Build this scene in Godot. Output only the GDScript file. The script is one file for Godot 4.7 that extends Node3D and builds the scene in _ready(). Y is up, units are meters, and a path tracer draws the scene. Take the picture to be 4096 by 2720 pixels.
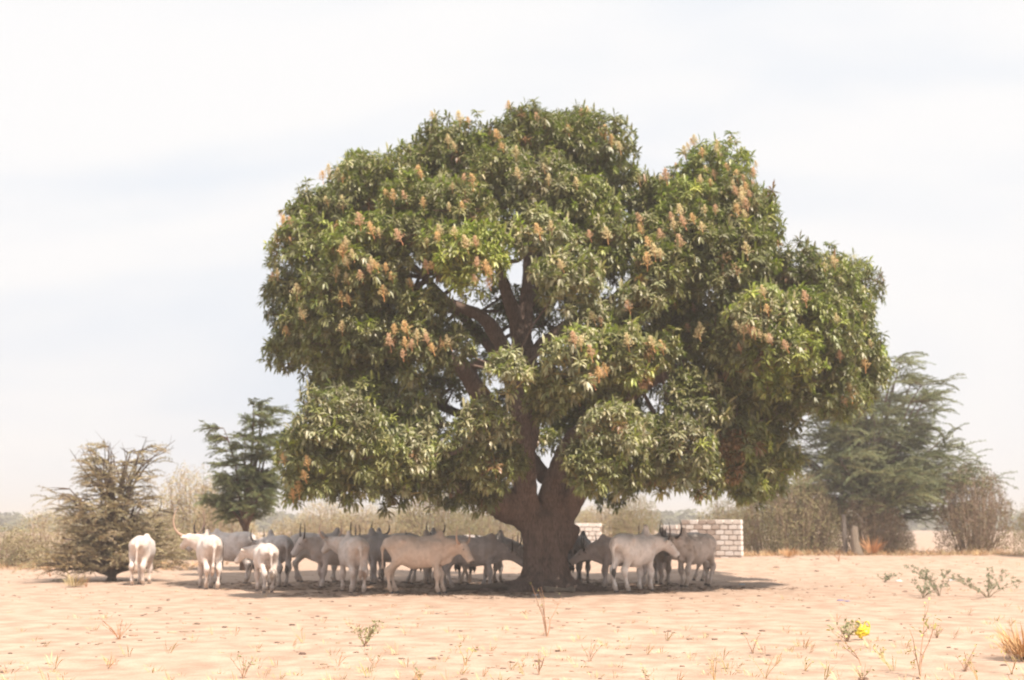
extends Node3D
# A lone mango tree in a dry field, zebu cattle resting in its shade.

const LOBES := [
	[-0.39, 11.76, 0.51, 1.10, 0], [1.32, 11.73, 0.01, 1.14, 0], [0.68, 12.43, -1.19, 0.78, 0], [-2.54, 11.40, 0.51, 1.10, 0],
	[-3.53, 10.65, 1.01, 0.97, 0], [-4.84, 10.56, 0.51, 0.92, 0], [-5.87, 9.59, 0.81, 0.94, 0], [4.50, 10.77, 0.61, 1.03, 1],
	[4.78, 9.50, 1.41, 1.09, 0], [3.35, 10.32, 0.51, 0.74, 0], [2.36, 10.60, -0.49, 0.76, 0], [3.58, 9.68, 2.01, 0.75, 1],
	[-1.25, 10.59, 1.61, 0.86, 0], [-1.74, 11.67, 0.01, 0.59, 0], [-6.01, 8.34, 1.51, 1.13, 0], [-4.53, 8.18, 3.21, 0.94, 1],
	[-6.46, 7.41, 1.01, 0.86, 0], [-5.11, 7.01, 2.61, 1.09, 0], [-4.14, 7.52, 3.31, 0.71, 0], [-3.30, 9.46, 2.41, 1.01, 0],
	[-2.19, 9.20, 3.01, 0.89, 0], [-3.52, 8.34, 3.41, 0.79, 0], [-1.87, 7.74, 4.21, 0.85, 3], [-2.56, 8.04, 3.81, 0.70, 0],
	[-1.42, 8.10, 4.01, 0.60, 3], [-0.16, 10.02, 2.41, 0.86, 2], [0.82, 9.46, 2.41, 0.86, 0], [-0.19, 8.50, 3.41, 0.71, 2],
	[1.41, 8.44, 3.01, 0.78, 0], [0.41, 7.41, 3.81, 0.84, 2], [-0.70, 8.97, 2.61, 0.52, 0], [2.56, 8.63, 2.21, 0.87, 0],
	[3.58, 8.42, 2.61, 1.05, 0], [4.82, 8.29, 2.21, 0.97, 0], [4.06, 7.62, 2.81, 0.77, 0], [3.21, 7.67, 2.01, 0.70, 2],
	[5.31, 9.13, 1.51, 0.76, 1], [6.44, 8.14, 0.81, 0.84, 0], [7.49, 8.07, 0.01, 0.82, 0], [8.23, 7.30, -0.29, 0.60, 0],
	[6.75, 6.46, 2.01, 0.98, 0], [5.07, 6.55, 3.41, 0.79, 2], [7.81, 5.89, 0.61, 0.87, 0], [5.50, 5.51, 3.41, 0.87, 3],
	[6.81, 5.20, 1.61, 0.93, 0], [7.55, 4.85, 0.81, 0.67, 0], [8.40, 6.43, 0.01, 0.52, 0], [8.42, 5.48, 0.21, 0.52, 0],
	[6.15, 6.76, 2.81, 0.64, 1], [-6.70, 6.11, 1.01, 0.57, 0], [-5.55, 6.02, 2.01, 0.87, 0], [-4.36, 6.30, 3.01, 0.80, 0],
	[-2.96, 6.62, 3.61, 0.67, 0], [-3.19, 5.66, 3.81, 0.70, 0], [-2.34, 5.79, 3.61, 0.59, 0], [-4.36, 5.48, 2.01, 0.66, 0],
	[-5.19, 5.45, 1.41, 0.57, 0], [-6.17, 6.52, 1.61, 0.65, 0], [-4.96, 3.82, 4.61, 0.97, 2], [-5.41, 3.10, 4.41, 0.82, 0],
	[-4.26, 3.11, 4.21, 0.87, 0], [-3.60, 4.21, 3.01, 0.93, 2], [-3.37, 3.27, 3.21, 0.94, 2], [-2.79, 2.78, 2.61, 0.69, 0],
	[-4.33, 4.52, 3.01, 0.62, 0], [-4.83, 2.64, 3.61, 0.61, 0], [-5.73, 2.53, 4.21, 0.45, 0], [-3.78, 2.56, 3.01, 0.58, 0],
	[-1.52, 3.88, 3.81, 0.70, 2], [-1.42, 3.00, 3.41, 0.67, 0], [-1.65, 2.38, 2.41, 0.48, 0], [-0.91, 3.18, 3.01, 0.41, 0],
	[-2.07, 3.52, 2.41, 0.53, 0], [-0.99, 5.03, 4.61, 0.53, 2], [0.56, 5.35, 4.61, 0.80, 2], [1.66, 5.52, 4.41, 0.75, 0],
	[1.32, 4.87, 3.61, 0.75, 0], [0.14, 4.82, 4.01, 0.62, 0], [-0.20, 4.48, 3.41, 0.43, 0], [1.06, 6.43, 3.21, 0.63, 2],
	[2.31, 6.65, 2.21, 0.66, 0], [2.60, 5.74, 3.21, 0.53, 0], [1.42, 3.67, 4.61, 0.80, 2], [0.93, 2.90, 4.61, 0.62, 0],
	[1.80, 2.94, 3.61, 0.61, 0], [0.66, 3.21, 4.21, 0.43, 2], [3.59, 4.35, 2.61, 0.86, 2], [2.94, 3.41, 3.41, 0.85, 2],
	[4.51, 3.59, 1.41, 1.04, 0], [3.66, 2.84, 2.61, 0.63, 0], [5.53, 3.19, 0.61, 0.71, 0], [4.96, 2.68, 1.21, 0.50, 0],
	[4.84, 4.72, 1.01, 0.84, 0], [5.95, 4.44, 0.41, 0.74, 0], [4.24, 5.26, 2.01, 0.64, 0], [3.40, 4.98, 2.61, 0.48, 0],
	[2.72, 2.78, 2.61, 0.46, 0], [2.32, 3.72, 2.61, 0.54, 0], [6.18, 3.33, 0.21, 0.45, 0], [4.79, 5.83, 2.61, 0.63, 2],
	[4.16, 6.15, 2.61, 0.63, 0], [3.57, 6.30, 1.61, 0.61, 0], [3.59, 7.11, 0.81, 0.53, 0], [1.86, 5.56, 2.21, 0.68, 0],
	[2.72, 7.65, 3.41, 0.75, 0], [0.34, 10.27, 0.91, 0.88, 0], [2.17, 6.93, 3.61, 0.57, 2], [-2.34, 12.51, -5.70, 1.00, 0],
	[-6.46, 9.06, -4.65, 1.00, 0], [-4.85, 5.12, -5.10, 0.98, 0], [1.01, 11.52, -2.81, 0.91, 0], [1.94, 5.75, -1.25, 0.84, 0],
	[-2.89, 11.17, -0.55, 0.79, 0], [-4.76, 10.50, -3.89, 0.90, 0], [2.04, 3.22, -5.24, 1.10, 0], [3.60, 6.96, -1.11, 0.76, 0],
	[-6.23, 7.24, -5.79, 0.88, 0], [-6.43, 9.98, -5.71, 0.90, 0], [-5.50, 7.67, -1.01, 0.82, 0], [-5.16, 5.18, -2.42, 0.96, 0],
	[5.71, 5.20, -3.42, 1.03, 0], [4.65, 10.40, -1.16, 0.74, 0], [-3.98, 11.44, -3.81, 1.09, 0], [3.55, 3.61, -3.82, 0.84, 0],
	[5.40, 9.27, -1.03, 0.94, 0], [1.80, 12.49, -4.83, 1.04, 0], [-6.05, 5.34, -3.87, 1.06, 0], [6.93, 5.86, -0.60, 0.96, 0],
	[4.49, 7.16, -2.17, 0.91, 0], [0.30, 5.52, -5.31, 0.98, 0], [-2.74, 3.11, -4.61, 1.05, 0], [4.98, 4.47, -2.50, 0.92, 0],
	[4.36, 9.21, -5.47, 0.83, 0], [-6.49, 10.85, -4.31, 1.07, 0], [1.38, 11.18, -4.63, 0.89, 0], [-4.51, 3.30, -2.35, 0.82, 0],
	[3.54, 9.04, -2.27, 0.96, 0], [-2.57, 9.99, -5.39, 0.85, 0], [7.50, 6.58, -3.30, 1.00, 0], [2.06, 4.73, -4.80, 0.99, 0],
	[7.73, 6.11, -4.29, 0.81, 0], [-6.75, 3.43, -5.00, 0.84, 0], [5.19, 11.06, -4.77, 0.88, 0], [-6.19, 8.09, -2.44, 1.00, 0],
	[8.66, 8.36, -2.53, 1.03, 0], [6.65, 8.15, -4.95, 0.89, 0], [8.21, 8.53, -5.60, 1.13, 0], [4.03, 9.11, -3.89, 0.91, 0],
	[-5.59, 9.53, -2.09, 1.00, 0], [-4.80, 8.75, -2.63, 0.98, 0], [-1.02, 11.91, -4.30, 0.95, 0], [5.59, 6.95, -0.50, 0.99, 0],
	[1.74, 9.79, -2.68, 0.93, 0], [-4.40, 10.96, -5.19, 1.00, 0], [-5.98, 3.23, -0.42, 0.78, 0], [-5.31, 10.03, -0.75, 0.75, 0],
	[-6.68, 7.80, -3.92, 0.86, 0], [8.54, 5.71, -2.92, 0.83, 0], [7.88, 6.66, -5.48, 1.04, 0], [2.41, 3.59, -1.09, 0.92, 0],
	[-2.09, 10.94, -1.55, 0.93, 0], [6.49, 5.29, -5.34, 0.97, 0], [6.40, 3.31, -5.76, 0.91, 0], [-5.29, 9.36, -5.21, 0.99, 0],
	[-2.94, 10.21, -2.10, 0.81, 0], [-3.54, 4.40, -0.40, 0.74, 0], [-2.80, 12.28, -3.67, 1.04, 0], [-5.20, 7.69, -3.91, 0.87, 0],
	[8.32, 5.78, -0.45, 0.80, 0], [0.22, 12.37, -5.73, 0.88, 0], [5.87, 8.83, -2.11, 0.80, 0], [2.88, 6.73, -3.40, 0.84, 0],
	[1.57, 6.43, -2.21, 0.84, 0], [5.74, 4.19, -1.11, 0.75, 0], [-3.90, 4.35, -2.80, 1.03, 0], [1.91, 7.43, -5.49, 1.00, 0],
	[6.72, 5.33, -2.67, 1.06, 0], [-4.30, 6.89, -5.11, 0.87, 0], [-6.55, 6.90, -2.75, 1.05, 0], [-2.98, 12.86, -4.84, 1.01, 0],
	[-2.73, 9.67, -2.97, 0.85, 0], [8.52, 6.81, -2.30, 0.80, 0], [6.18, 3.31, -3.79, 0.82, 0], [4.32, 7.12, -5.37, 0.93, 0],
	[5.61, 7.21, -3.99, 0.99, 0], [2.67, 9.77, -4.00, 0.85, 0], [-5.12, 11.50, -2.11, 0.88, 0], [0.14, 11.42, -1.58, 0.81, 0],
	[0.06, 10.34, -4.72, 0.88, 0], [1.07, 8.53, -1.34, 0.93, 0], [2.96, 10.12, -1.11, 0.73, 0], [-1.17, 12.17, -2.05, 0.79, 0],
	[0.81, 10.10, -1.82, 0.93, 0], [-4.62, 3.54, -4.84, 1.10, 0], [6.03, 9.53, -3.63, 0.91, 0], [-4.79, 4.17, -0.42, 0.78, 0],
	[6.76, 6.95, -1.82, 0.98, 0], [1.70, 4.78, -3.44, 1.00, 0], [-5.02, 6.81, -2.65, 0.94, 0], [5.88, 2.97, -1.98, 0.85, 0],
	[5.34, 5.50, -1.52, 0.78, 0], [7.59, 8.33, -3.43, 0.83, 0], [-0.15, 11.59, -0.58, 0.89, 0], [-6.78, 3.77, -3.72, 1.04, 0],
	[-3.56, 10.30, -1.24, 0.99, 0], [-4.04, 7.20, -3.38, 0.94, 0], [4.84, 5.24, -4.14, 0.99, 0], [-1.71, 3.47, -5.65, 1.06, 0],
	[0.96, 13.48, -3.89, 0.91, 0], [0.09, 13.77, -5.75, 1.04, 0], [-2.51, 11.02, -4.16, 0.97, 0], [-5.76, 8.79, -0.81, 0.98, 0],
	[7.86, 7.62, -0.85, 0.95, 0], [-5.68, 11.42, -3.72, 0.93, 0], [5.82, 10.63, -2.57, 0.97, 0], [1.72, 6.62, -3.71, 0.86, 0],
	[0.62, 8.70, -3.45, 0.88, 0], [-0.67, 7.45, -2.59, 0.71, 0], [-1.30, 8.20, -3.19, 0.68, 0], [-2.02, 6.98, -1.99, 0.63, 0],
	[0.01, 7.26, -2.19, 0.68, 0], [-3.04, 7.10, -2.79, 0.62, 0], [-3.50, 5.36, -2.39, 0.61, 0], [-2.60, 5.49, -2.99, 0.70, 0],
	[0.51, 4.41, -2.79, 0.57, 0], [-0.07, 4.00, -2.19, 0.61, 0], [3.59, 5.68, -2.99, 0.65, 0], [4.06, 8.05, -2.39, 0.68, 0],
	[2.88, 8.03, -2.99, 0.70, 0], [-0.27, 8.27, -3.59, 0.66, 0], [0.98, 4.75, -2.39, 0.66, 0], [-1.29, 5.07, -2.59, 0.57, 0],
	[-1.80, 6.30, -3.39, 0.63, 0], [-0.29, 5.99, -2.99, 0.55, 0], [5.47, 8.34, -2.59, 0.57, 0], [4.96, 7.35, -1.99, 0.60, 0],
	[-3.07, 6.17, -3.39, 0.63, 0], [-4.15, 8.05, -2.39, 0.61, 0], [2.33, 5.11, -2.99, 0.62, 0], [3.00, 4.44, -2.39, 0.56, 0],]
const PANICLES := [
	[-4.76, 8.01, 4.17, 1], [-4.17, 8.39, 4.11, 0], [-4.02, 8.38, 4.05, 1], [-4.49, 8.62, 4.01, 2],
	[-5.45, 10.63, 1.12, 1], [-5.32, 10.52, 1.24, 0], [-3.92, 9.54, 3.17, 0], [-3.77, 9.42, 3.30, 0],
	[-3.20, 10.12, 3.09, 0], [-3.12, 10.03, 3.15, 0], [-2.06, 9.80, 3.59, 2], [-1.85, 9.68, 3.64, 0],
	[-2.37, 11.25, 1.59, 1], [-2.28, 12.08, 1.19, 1], [-2.06, 12.04, 1.14, 0], [-1.49, 11.87, 0.75, 2],
	[-1.25, 11.37, 1.93, 0], [-1.13, 11.01, 2.28, 0], [-0.81, 10.80, 2.30, 1], [-0.24, 12.05, 1.44, 2],
	[-0.06, 11.93, 1.46, 1], [1.43, 11.83, 1.05, 2], [1.55, 11.75, 1.05, 0], [-2.98, 12.24, 0.94, 1],
	[-5.76, 10.86, 0.56, 1], [-5.89, 10.63, 0.86, 0], [-4.60, 7.78, 4.21, 1], [-4.87, 7.85, 4.11, 0],
	[-4.42, 7.32, 4.01, 2], [-4.74, 7.64, 4.12, 1], [-5.08, 7.45, 3.64, 1], [-4.06, 7.56, 4.08, 0],
	[-3.86, 7.52, 4.06, 0], [-3.91, 6.93, 3.91, 0], [-3.71, 7.32, 4.01, 0], [-4.21, 7.46, 4.09, 2],
	[-1.69, 7.38, 5.15, 2], [-1.50, 7.30, 5.06, 0], [-1.39, 7.22, 4.93, 0], [-1.75, 7.07, 5.00, 2],
	[-1.41, 7.01, 4.68, 2], [-2.24, 7.53, 0.06, 2], [-2.61, 8.07, 4.57, 0], [-2.87, 8.07, 4.48, 1],
	[-3.49, 8.19, 4.29, 2], [-2.87, 7.49, 4.33, 2], [-2.72, 7.49, 4.44, 0], [-3.27, 7.19, 3.76, 0],
	[-3.61, 6.00, 4.24, 0], [-3.30, 5.97, 4.46, 0], [-3.33, 5.65, 4.57, 0], [-3.18, 5.62, 4.60, 2],
	[-3.70, 5.69, 4.31, 2], [-2.70, 5.55, 4.44, 0], [-2.46, 5.69, 4.26, 0], [-2.84, 5.76, 4.50, 2],
	[-3.38, 5.40, 4.54, 2], [2.99, 10.51, 1.12, 1], [3.65, 11.26, 0.99, 1], [3.78, 11.46, 0.90, 1],
	[3.90, 11.56, 0.90, 0], [4.04, 11.10, 1.43, 0], [3.42, 10.87, 0.92, 2], [4.11, 10.66, 1.61, 1],
	[3.78, 10.03, 2.57, 1], [4.08, 10.04, 2.36, 0], [4.81, 10.32, 2.00, 0], [4.97, 10.25, 2.03, 2],
	[4.65, 10.05, 2.25, 1], [4.97, 9.95, 2.26, 0], [5.06, 9.76, 2.32, 2], [4.68, 9.21, 2.53, 0],
	[4.87, 9.12, 2.65, 1], [5.59, 11.04, 0.66, 1], [4.06, 9.20, 3.02, 2], [3.76, 9.11, 3.28, 1],
	[3.45, 8.85, 3.52, 0], [3.23, 8.71, 3.58, 2], [3.17, 9.00, 3.36, 1], [2.98, 8.64, 3.52, 1],
	[2.66, 8.39, 3.58, 2], [2.36, 8.13, 3.88, 0], [2.43, 7.84, 4.14, 1], [2.26, 8.94, 2.96, 2],
	[2.96, 8.90, 3.33, 2], [5.22, 9.49, 2.33, 1], [5.34, 10.53, 1.46, 2], [0.85, 5.28, 5.45, 2],
	[1.11, 4.94, 5.13, 2], [1.01, 4.86, 5.19, 0], [1.19, 5.01, 5.05, 0], [0.63, 4.45, 4.18, 1],
	[0.91, 4.71, 5.11, 2], [0.61, 5.52, 5.47, 1], [0.47, 5.60, 5.44, 2], [4.71, 5.97, 4.11, 2],
	[4.86, 5.92, 4.10, 1], [4.61, 6.04, 4.12, 2], [4.48, 6.02, 3.97, 1], [5.00, 5.85, 4.16, 1],
	[4.35, 6.16, 3.89, 1], [8.04, 5.57, 1.35, 0], [8.28, 6.15, 1.16, 1], [8.44, 6.97, 0.15, 1],
	[7.32, 4.61, 2.05, 2], [7.55, 4.75, 1.80, 0], [7.41, 4.92, 2.15, 1], [-5.35, 2.91, 5.34, 0],
	[-5.42, 2.63, 5.20, 0], [-5.64, 2.32, 4.70, 0], [-5.79, 2.22, 4.60, 0], [-5.93, 3.02, 5.03, 0],
	[-6.76, 7.76, 2.13, 1], [-6.91, 7.71, 1.82, 2], [-6.68, 9.09, 1.89, 0], [-6.47, 9.11, 2.05, 2],
	[-7.12, 9.85, 0.06, 2], [0.94, 12.44, 0.68, 2], [1.11, 12.50, 0.67, 1], [-1.01, 12.58, 0.85, 0],
	[3.96, 11.62, 0.86, 1], [4.85, 11.57, 1.02, 1], [-6.79, 8.64, 2.13, 0], [1.71, 11.54, 1.04, 0],
	[1.95, 11.40, 0.92, 1], [-0.02, 9.87, 3.32, 1], [4.67, 10.67, 1.58, 0], [4.47, 11.04, 1.51, 1],
	[4.84, 9.56, 2.46, 1], [5.24, 10.14, 2.01, 2], [4.45, 11.32, 1.35, 1], [4.73, 9.81, 2.38, 2],
	[0.96, 8.37, 3.74, 2], [2.53, 10.78, 0.13, 1], [2.25, 7.63, 4.11, 0], [0.67, 9.79, 3.14, 1],
	[-1.72, 7.87, 5.08, 2], [4.30, 10.49, 1.63, 2], [-0.27, 8.34, 4.19, 0], [-0.73, 10.04, 3.09, 1],
	[-6.52, 6.26, 2.08, 0], [3.64, 8.57, 3.62, 1], [3.75, 7.03, 1.30, 2], [4.96, 6.92, 4.10, 1],
	[3.08, 8.17, 3.75, 2], [1.02, 6.34, 3.90, 1], [-2.21, 8.16, 4.84, 1], [-4.17, 7.61, 4.12, 1],
	[1.17, 6.32, 3.88, 2], [3.60, 6.09, 3.05, 1], [-2.87, 5.85, 4.46, 1], [-3.07, 5.80, 4.54, 1],
	[7.11, 5.65, 2.46, 2], [-4.62, 10.81, 1.29, 1], [4.53, 5.74, 3.27, 2], [3.48, 6.38, 2.22, 2],
	[-5.08, 10.39, 1.35, 1], [4.48, 7.57, 3.41, 2], [-4.92, 6.82, 3.76, 0], [-0.11, 10.18, 3.23, 1],
	[5.19, 9.34, 2.34, 1], [3.01, 10.27, 2.04, 2], [2.25, 8.63, 3.07, 0], [5.07, 5.82, 4.19, 2],
	[-4.92, 6.16, 3.56, 1], [-4.76, 7.29, 3.74, 1], [1.82, 6.58, 4.08, 2], [4.96, 9.39, 2.44, 2],
	[5.41, 5.63, 4.32, 2], [-1.92, 7.81, 5.11, 1], [4.72, 9.34, 2.50, 1], [0.59, 11.86, 0.98, 0],
	[0.02, 8.46, 4.14, 1], [2.56, 7.81, 4.16, 1], [-5.25, 9.69, 1.56, 1], [-4.74, 6.82, 3.73, 0],
	[5.00, 6.49, 4.26, 0], [3.17, 6.93, 2.23, 0], [-5.89, 6.53, 3.18, 1], [-2.32, 5.70, 4.26, 1],
	[6.95, 6.49, 2.91, 1], [-2.06, 9.00, 3.96, 0], [6.08, 6.87, 3.46, 2], [-3.47, 9.40, 3.42, 2],
	[4.76, 8.09, 3.22, 1], [2.28, 5.59, 4.81, 1], [-6.14, 7.13, 2.87, 1], [-3.04, 9.23, 3.45, 0],
	[-2.56, 11.38, 1.55, 1], [-2.54, 8.26, 4.48, 1], [-2.38, 9.04, 3.93, 1], [1.68, 5.55, 5.23, 1],
	[2.61, 5.67, 3.79, 0], [4.88, 9.75, 2.37, 1], [4.42, 11.21, 1.41, 1], [1.35, 8.32, 3.85, 1],
	[0.25, 7.43, 4.71, 1], [7.55, 8.33, 0.69, 1], [3.61, 6.17, 3.04, 1], [7.17, 8.12, 1.12, 1],
	[-2.33, 9.56, 3.75, 1], [-5.63, 9.78, 1.66, 1],]
const TRUNK_BONES := [
	[-0.05, -0.09, 0.01, -0.04, 0.77, 0.01, 0.75, 0.57], [-0.04, 0.77, 0.01, -0.06, 1.60, 0.01, 0.58, 0.61], [-0.00, 0.28, 0.11, -0.97, 0.01, 0.56, 0.36, 0.16], [0.00, 0.33, 0.01, 0.91, -0.01, 0.21, 0.34, 0.14],
	[-0.05, 0.34, 0.31, -0.32, -0.02, 0.96, 0.39, 0.16], [-0.05, 0.34, 0.31, 0.30, -0.04, 0.91, 0.34, 0.16], [-0.04, 0.32, -0.29, 0.47, 0.04, -1.09, 0.39, 0.18], [-0.04, 0.32, -0.29, -0.69, 0.06, -0.99, 0.34, 0.17],
	[-0.97, 0.07, 0.56, -1.67, 0.00, 0.91, 0.15, 0.08], [-0.01, 0.67, 0.31, -0.14, 1.66, 0.43, 0.34, 0.29], [0.43, 1.21, 0.11, 0.67, 1.52, 0.13, 0.25, 0.15], [0.40, 0.14, 0.61, 1.14, -0.06, 1.31, 0.14, 0.07],
	[0.91, 0.01, 0.21, 1.72, -0.04, 0.51, 0.12, 0.06], [-0.64, 0.09, 0.91, -1.23, -0.08, 1.71, 0.14, 0.07], [-0.03, 0.13, 0.91, 0.09, -0.10, 1.71, 0.14, 0.07], [-0.41, 1.82, 0.11, -1.08, 2.15, 0.51, 0.43, 0.36],
	[-1.08, 2.15, 0.51, -1.57, 2.31, 0.91, 0.36, 0.28], [-0.49, 1.90, 0.31, -0.57, 2.65, 0.51, 0.34, 0.27], [-0.57, 2.65, 0.51, -0.59, 3.53, 0.61, 0.27, 0.26], [0.08, 1.86, 0.01, 0.35, 2.94, 0.11, 0.43, 0.35],
	[0.35, 2.94, 0.11, 0.78, 3.84, 0.11, 0.35, 0.33], [0.43, 1.90, 0.11, 0.88, 2.64, 0.61, 0.31, 0.24], [0.88, 2.64, 0.61, 1.49, 3.25, 1.21, 0.24, 0.19],]
const LIMBS := [
	[[-0.41, 1.82, 0.11, 0.43], [-1.08, 2.15, 0.51, 0.36], [-1.57, 2.31, 0.91, 0.28], [-2.30, 2.69, 1.81, 0.20], [-3.21, 3.20, 2.61, 0.15], [-4.18, 3.37, 3.21, 0.09], [-5.02, 3.53, 3.81, 0.06]],
	[[-0.49, 1.90, 0.31, 0.34], [-0.57, 2.65, 0.51, 0.27], [-0.59, 3.53, 0.61, 0.26], [-0.71, 4.35, 0.71, 0.24], [-0.84, 5.21, 0.61, 0.25], [-1.14, 6.19, 0.51, 0.21], [-1.46, 6.78, 0.61, 0.19], [-1.87, 7.07, 0.91, 0.15], [-2.78, 7.30, 1.61, 0.11], [-3.94, 7.74, 2.21, 0.07], [-4.76, 8.09, 2.61, 0.05]],
	[[0.08, 1.86, 0.01, 0.43], [0.35, 2.94, 0.11, 0.35], [0.78, 3.84, 0.11, 0.33], [1.52, 4.63, 0.21, 0.28], [2.37, 5.18, 0.31, 0.23], [3.36, 5.64, 0.61, 0.17], [4.76, 5.37, 0.91, 0.13], [5.88, 5.56, 1.41, 0.09], [7.04, 5.81, 1.21, 0.05]],
	[[-0.58, 3.47, 0.56, 0.25], [-0.44, 4.56, 0.31, 0.28], [-0.55, 5.61, 0.11, 0.29], [-0.64, 6.37, 0.01, 0.28], [-0.80, 7.07, 0.01, 0.20], [-1.12, 7.93, 0.41, 0.15], [-1.48, 8.95, 0.81, 0.10], [-2.27, 9.90, 1.21, 0.07]],
	[[-0.64, 6.37, 0.01, 0.25], [-0.50, 7.99, -0.19, 0.16], [-0.45, 9.19, -0.19, 0.11], [-0.21, 10.46, 0.01, 0.10], [-0.33, 11.64, 0.11, 0.07]],
	[[0.43, 1.90, 0.11, 0.31], [0.88, 2.64, 0.61, 0.23], [1.49, 3.25, 1.21, 0.19], [2.33, 3.84, 1.61, 0.14], [3.28, 4.26, 1.81, 0.11], [4.54, 3.92, 1.31, 0.08]],
	[[-0.69, 3.87, 0.51, 0.25], [-1.25, 4.37, 0.51, 0.27], [-1.72, 4.88, 0.71, 0.28], [-2.11, 5.50, 1.01, 0.22], [-2.87, 6.05, 1.81, 0.14], [-3.92, 6.32, 2.21, 0.10], [-5.45, 6.46, 2.01, 0.06]],
	[[1.52, 4.63, 0.21, 0.20], [2.43, 5.65, -0.19, 0.19], [3.26, 7.05, -0.19, 0.17], [3.63, 8.19, 0.01, 0.16], [4.22, 9.64, 0.41, 0.10], [4.65, 10.71, 0.41, 0.07]],
	[[-0.55, 5.97, 0.01, 0.18], [0.11, 6.50, 0.31, 0.17], [0.78, 6.97, 0.61, 0.13], [1.66, 7.41, 1.01, 0.09], [2.64, 8.36, 1.41, 0.05]],
	[[-0.49, 8.25, -0.29, 0.16], [0.51, 9.77, -0.59, 0.12], [1.46, 11.18, -0.39, 0.07]],
	[[-1.70, 4.91, 0.71, 0.16], [-1.93, 5.69, 0.41, 0.11], [-1.47, 5.72, 1.01, 0.10], [-1.00, 5.28, 2.61, 0.06]],
	[[3.63, 8.19, 0.01, 0.10], [5.08, 8.15, 0.21, 0.10], [6.55, 8.01, 0.31, 0.07], [7.65, 7.72, 0.01, 0.05]],
	[[0.78, 3.84, 0.11, 0.19], [1.48, 4.98, -1.59, 0.17], [3.06, 6.70, -2.59, 0.12], [4.41, 8.80, -2.99, 0.07]],
	[[-0.32, 4.61, -0.29, 0.18], [-1.52, 6.58, -1.79, 0.14], [-3.44, 8.76, -2.79, 0.11], [-5.13, 10.37, -2.99, 0.06]],
	[[-0.43, 7.54, -0.29, 0.14], [0.34, 9.70, -2.39, 0.11], [-0.02, 11.68, -2.99, 0.07]],
	[[-0.05, 2.91, -0.59, 0.21], [-0.92, 4.05, -1.99, 0.16], [-3.19, 5.15, -3.39, 0.11], [-5.25, 6.07, -3.59, 0.06]],
	[[0.46, 2.56, -0.39, 0.21], [1.97, 3.44, -1.99, 0.16], [4.34, 4.51, -3.19, 0.11], [6.28, 5.15, -3.39, 0.06]],]
const THIN_FROM := 217  # clumps after this one are thin and let the sky through
# tree stands at 0.91, -32.11
const DUNG := [
	[-9.33, -25.37, 0.05], [-7.82, -23.79, 0.06], [-7.55, -27.41, 0.06], [-5.58, -26.64, 0.07], [-6.97, -24.72, 0.07], [-5.80, -21.89, 0.04],
	[-5.57, -22.40, 0.04], [-4.68, -20.41, 0.09], [-3.68, -20.94, 0.10], [-4.55, -28.13, 0.08], [-4.18, -27.33, 0.06], [-4.15, -24.40, 0.05],
	[-4.97, -23.68, 0.08], [-3.38, -22.67, 0.06], [-3.58, -23.05, 0.07], [-5.98, -17.26, 0.04], [-5.88, -16.47, 0.04], [-5.18, -15.67, 0.03],
	[-5.54, -14.99, 0.04], [-6.41, -16.06, 0.05], [-5.71, -14.14, 0.07], [-5.13, -19.46, 0.05], [-4.74, -18.17, 0.05], [-5.17, -18.34, 0.05],
	[-4.19, -18.34, 0.03], [-3.33, -25.71, 0.07], [-1.42, -23.68, 0.06], [-4.08, -20.06, 0.04], [-4.42, -20.28, 0.04], [-6.86, -23.22, 0.07],
	[-7.34, -23.39, 0.06], [-0.84, -17.35, 0.05], [-0.47, -16.75, 0.05], [-0.41, -15.93, 0.04], [-0.27, -14.61, 0.04], [-0.44, -14.08, 0.03],
	[-7.65, -20.94, 0.06], [11.69, -47.55, 0.11], [9.25, -43.54, 0.13], [10.19, -41.65, 0.13], [11.72, -36.52, 0.07], [12.70, -38.01, 0.07],
	[4.64, -31.27, 0.07], [4.54, -29.08, 0.09], [5.10, -29.99, 0.07], [8.49, -33.70, 0.09], [8.70, -33.94, 0.07], [7.27, -30.66, 0.08],
	[6.33, -27.25, 0.06], [5.93, -25.44, 0.06], [5.25, -25.24, 0.07], [4.63, -25.57, 0.07], [2.40, -23.68, 0.07], [1.62, -20.85, 0.06],
	[2.56, -18.10, 0.08], [2.92, -18.10, 0.08], [3.87, -19.38, 0.09], [0.60, -16.55, 0.08], [0.11, -14.78, 0.05], [0.07, -13.68, 0.04],
	[1.52, -17.94, 0.06], [5.88, -24.78, 0.07], [3.73, -29.08, 0.06], [5.75, -29.08, 0.09], [0.20, -23.97, 0.08], [7.71, -22.04, 0.07],
	[5.88, -16.64, 0.04],]
const SCRAPS := [
	[11.56, -37.24, 0.16], [13.31, -37.68, 0.16], [16.39, -55.57, 0.30], [7.18, -27.33, 0.11], [7.25, -27.02, 0.09], [6.45, -34.94, 0.12],
	[0.54, -29.71, 0.12],]

const TREE_AT := Vector3(0.91, 0.0, -32.11)
var rng := RandomNumberGenerator.new()
var taken := {}
var swell := FastNoiseLite.new()
var ripple := FastNoiseLite.new()
var mottle := FastNoiseLite.new()

# ---------------------------------------------------------------- set-up
func _ready():
	rng.seed = 20240
	swell.seed = 3; swell.frequency = 0.05
	ripple.seed = 9; ripple.frequency = 0.55; ripple.fractal_octaves = 3
	mottle.seed = 21; mottle.frequency = 2.2; mottle.fractal_octaves = 3
	make_camera()
	make_sky()
	make_sun()
	make_ground()
	make_far_wood()
	make_walls()
	make_mango()
	make_thorn_trees()
	make_bushes()
	make_posts()
	make_cattle()
	make_weeds()
	make_dung()
	make_litter()

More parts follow.
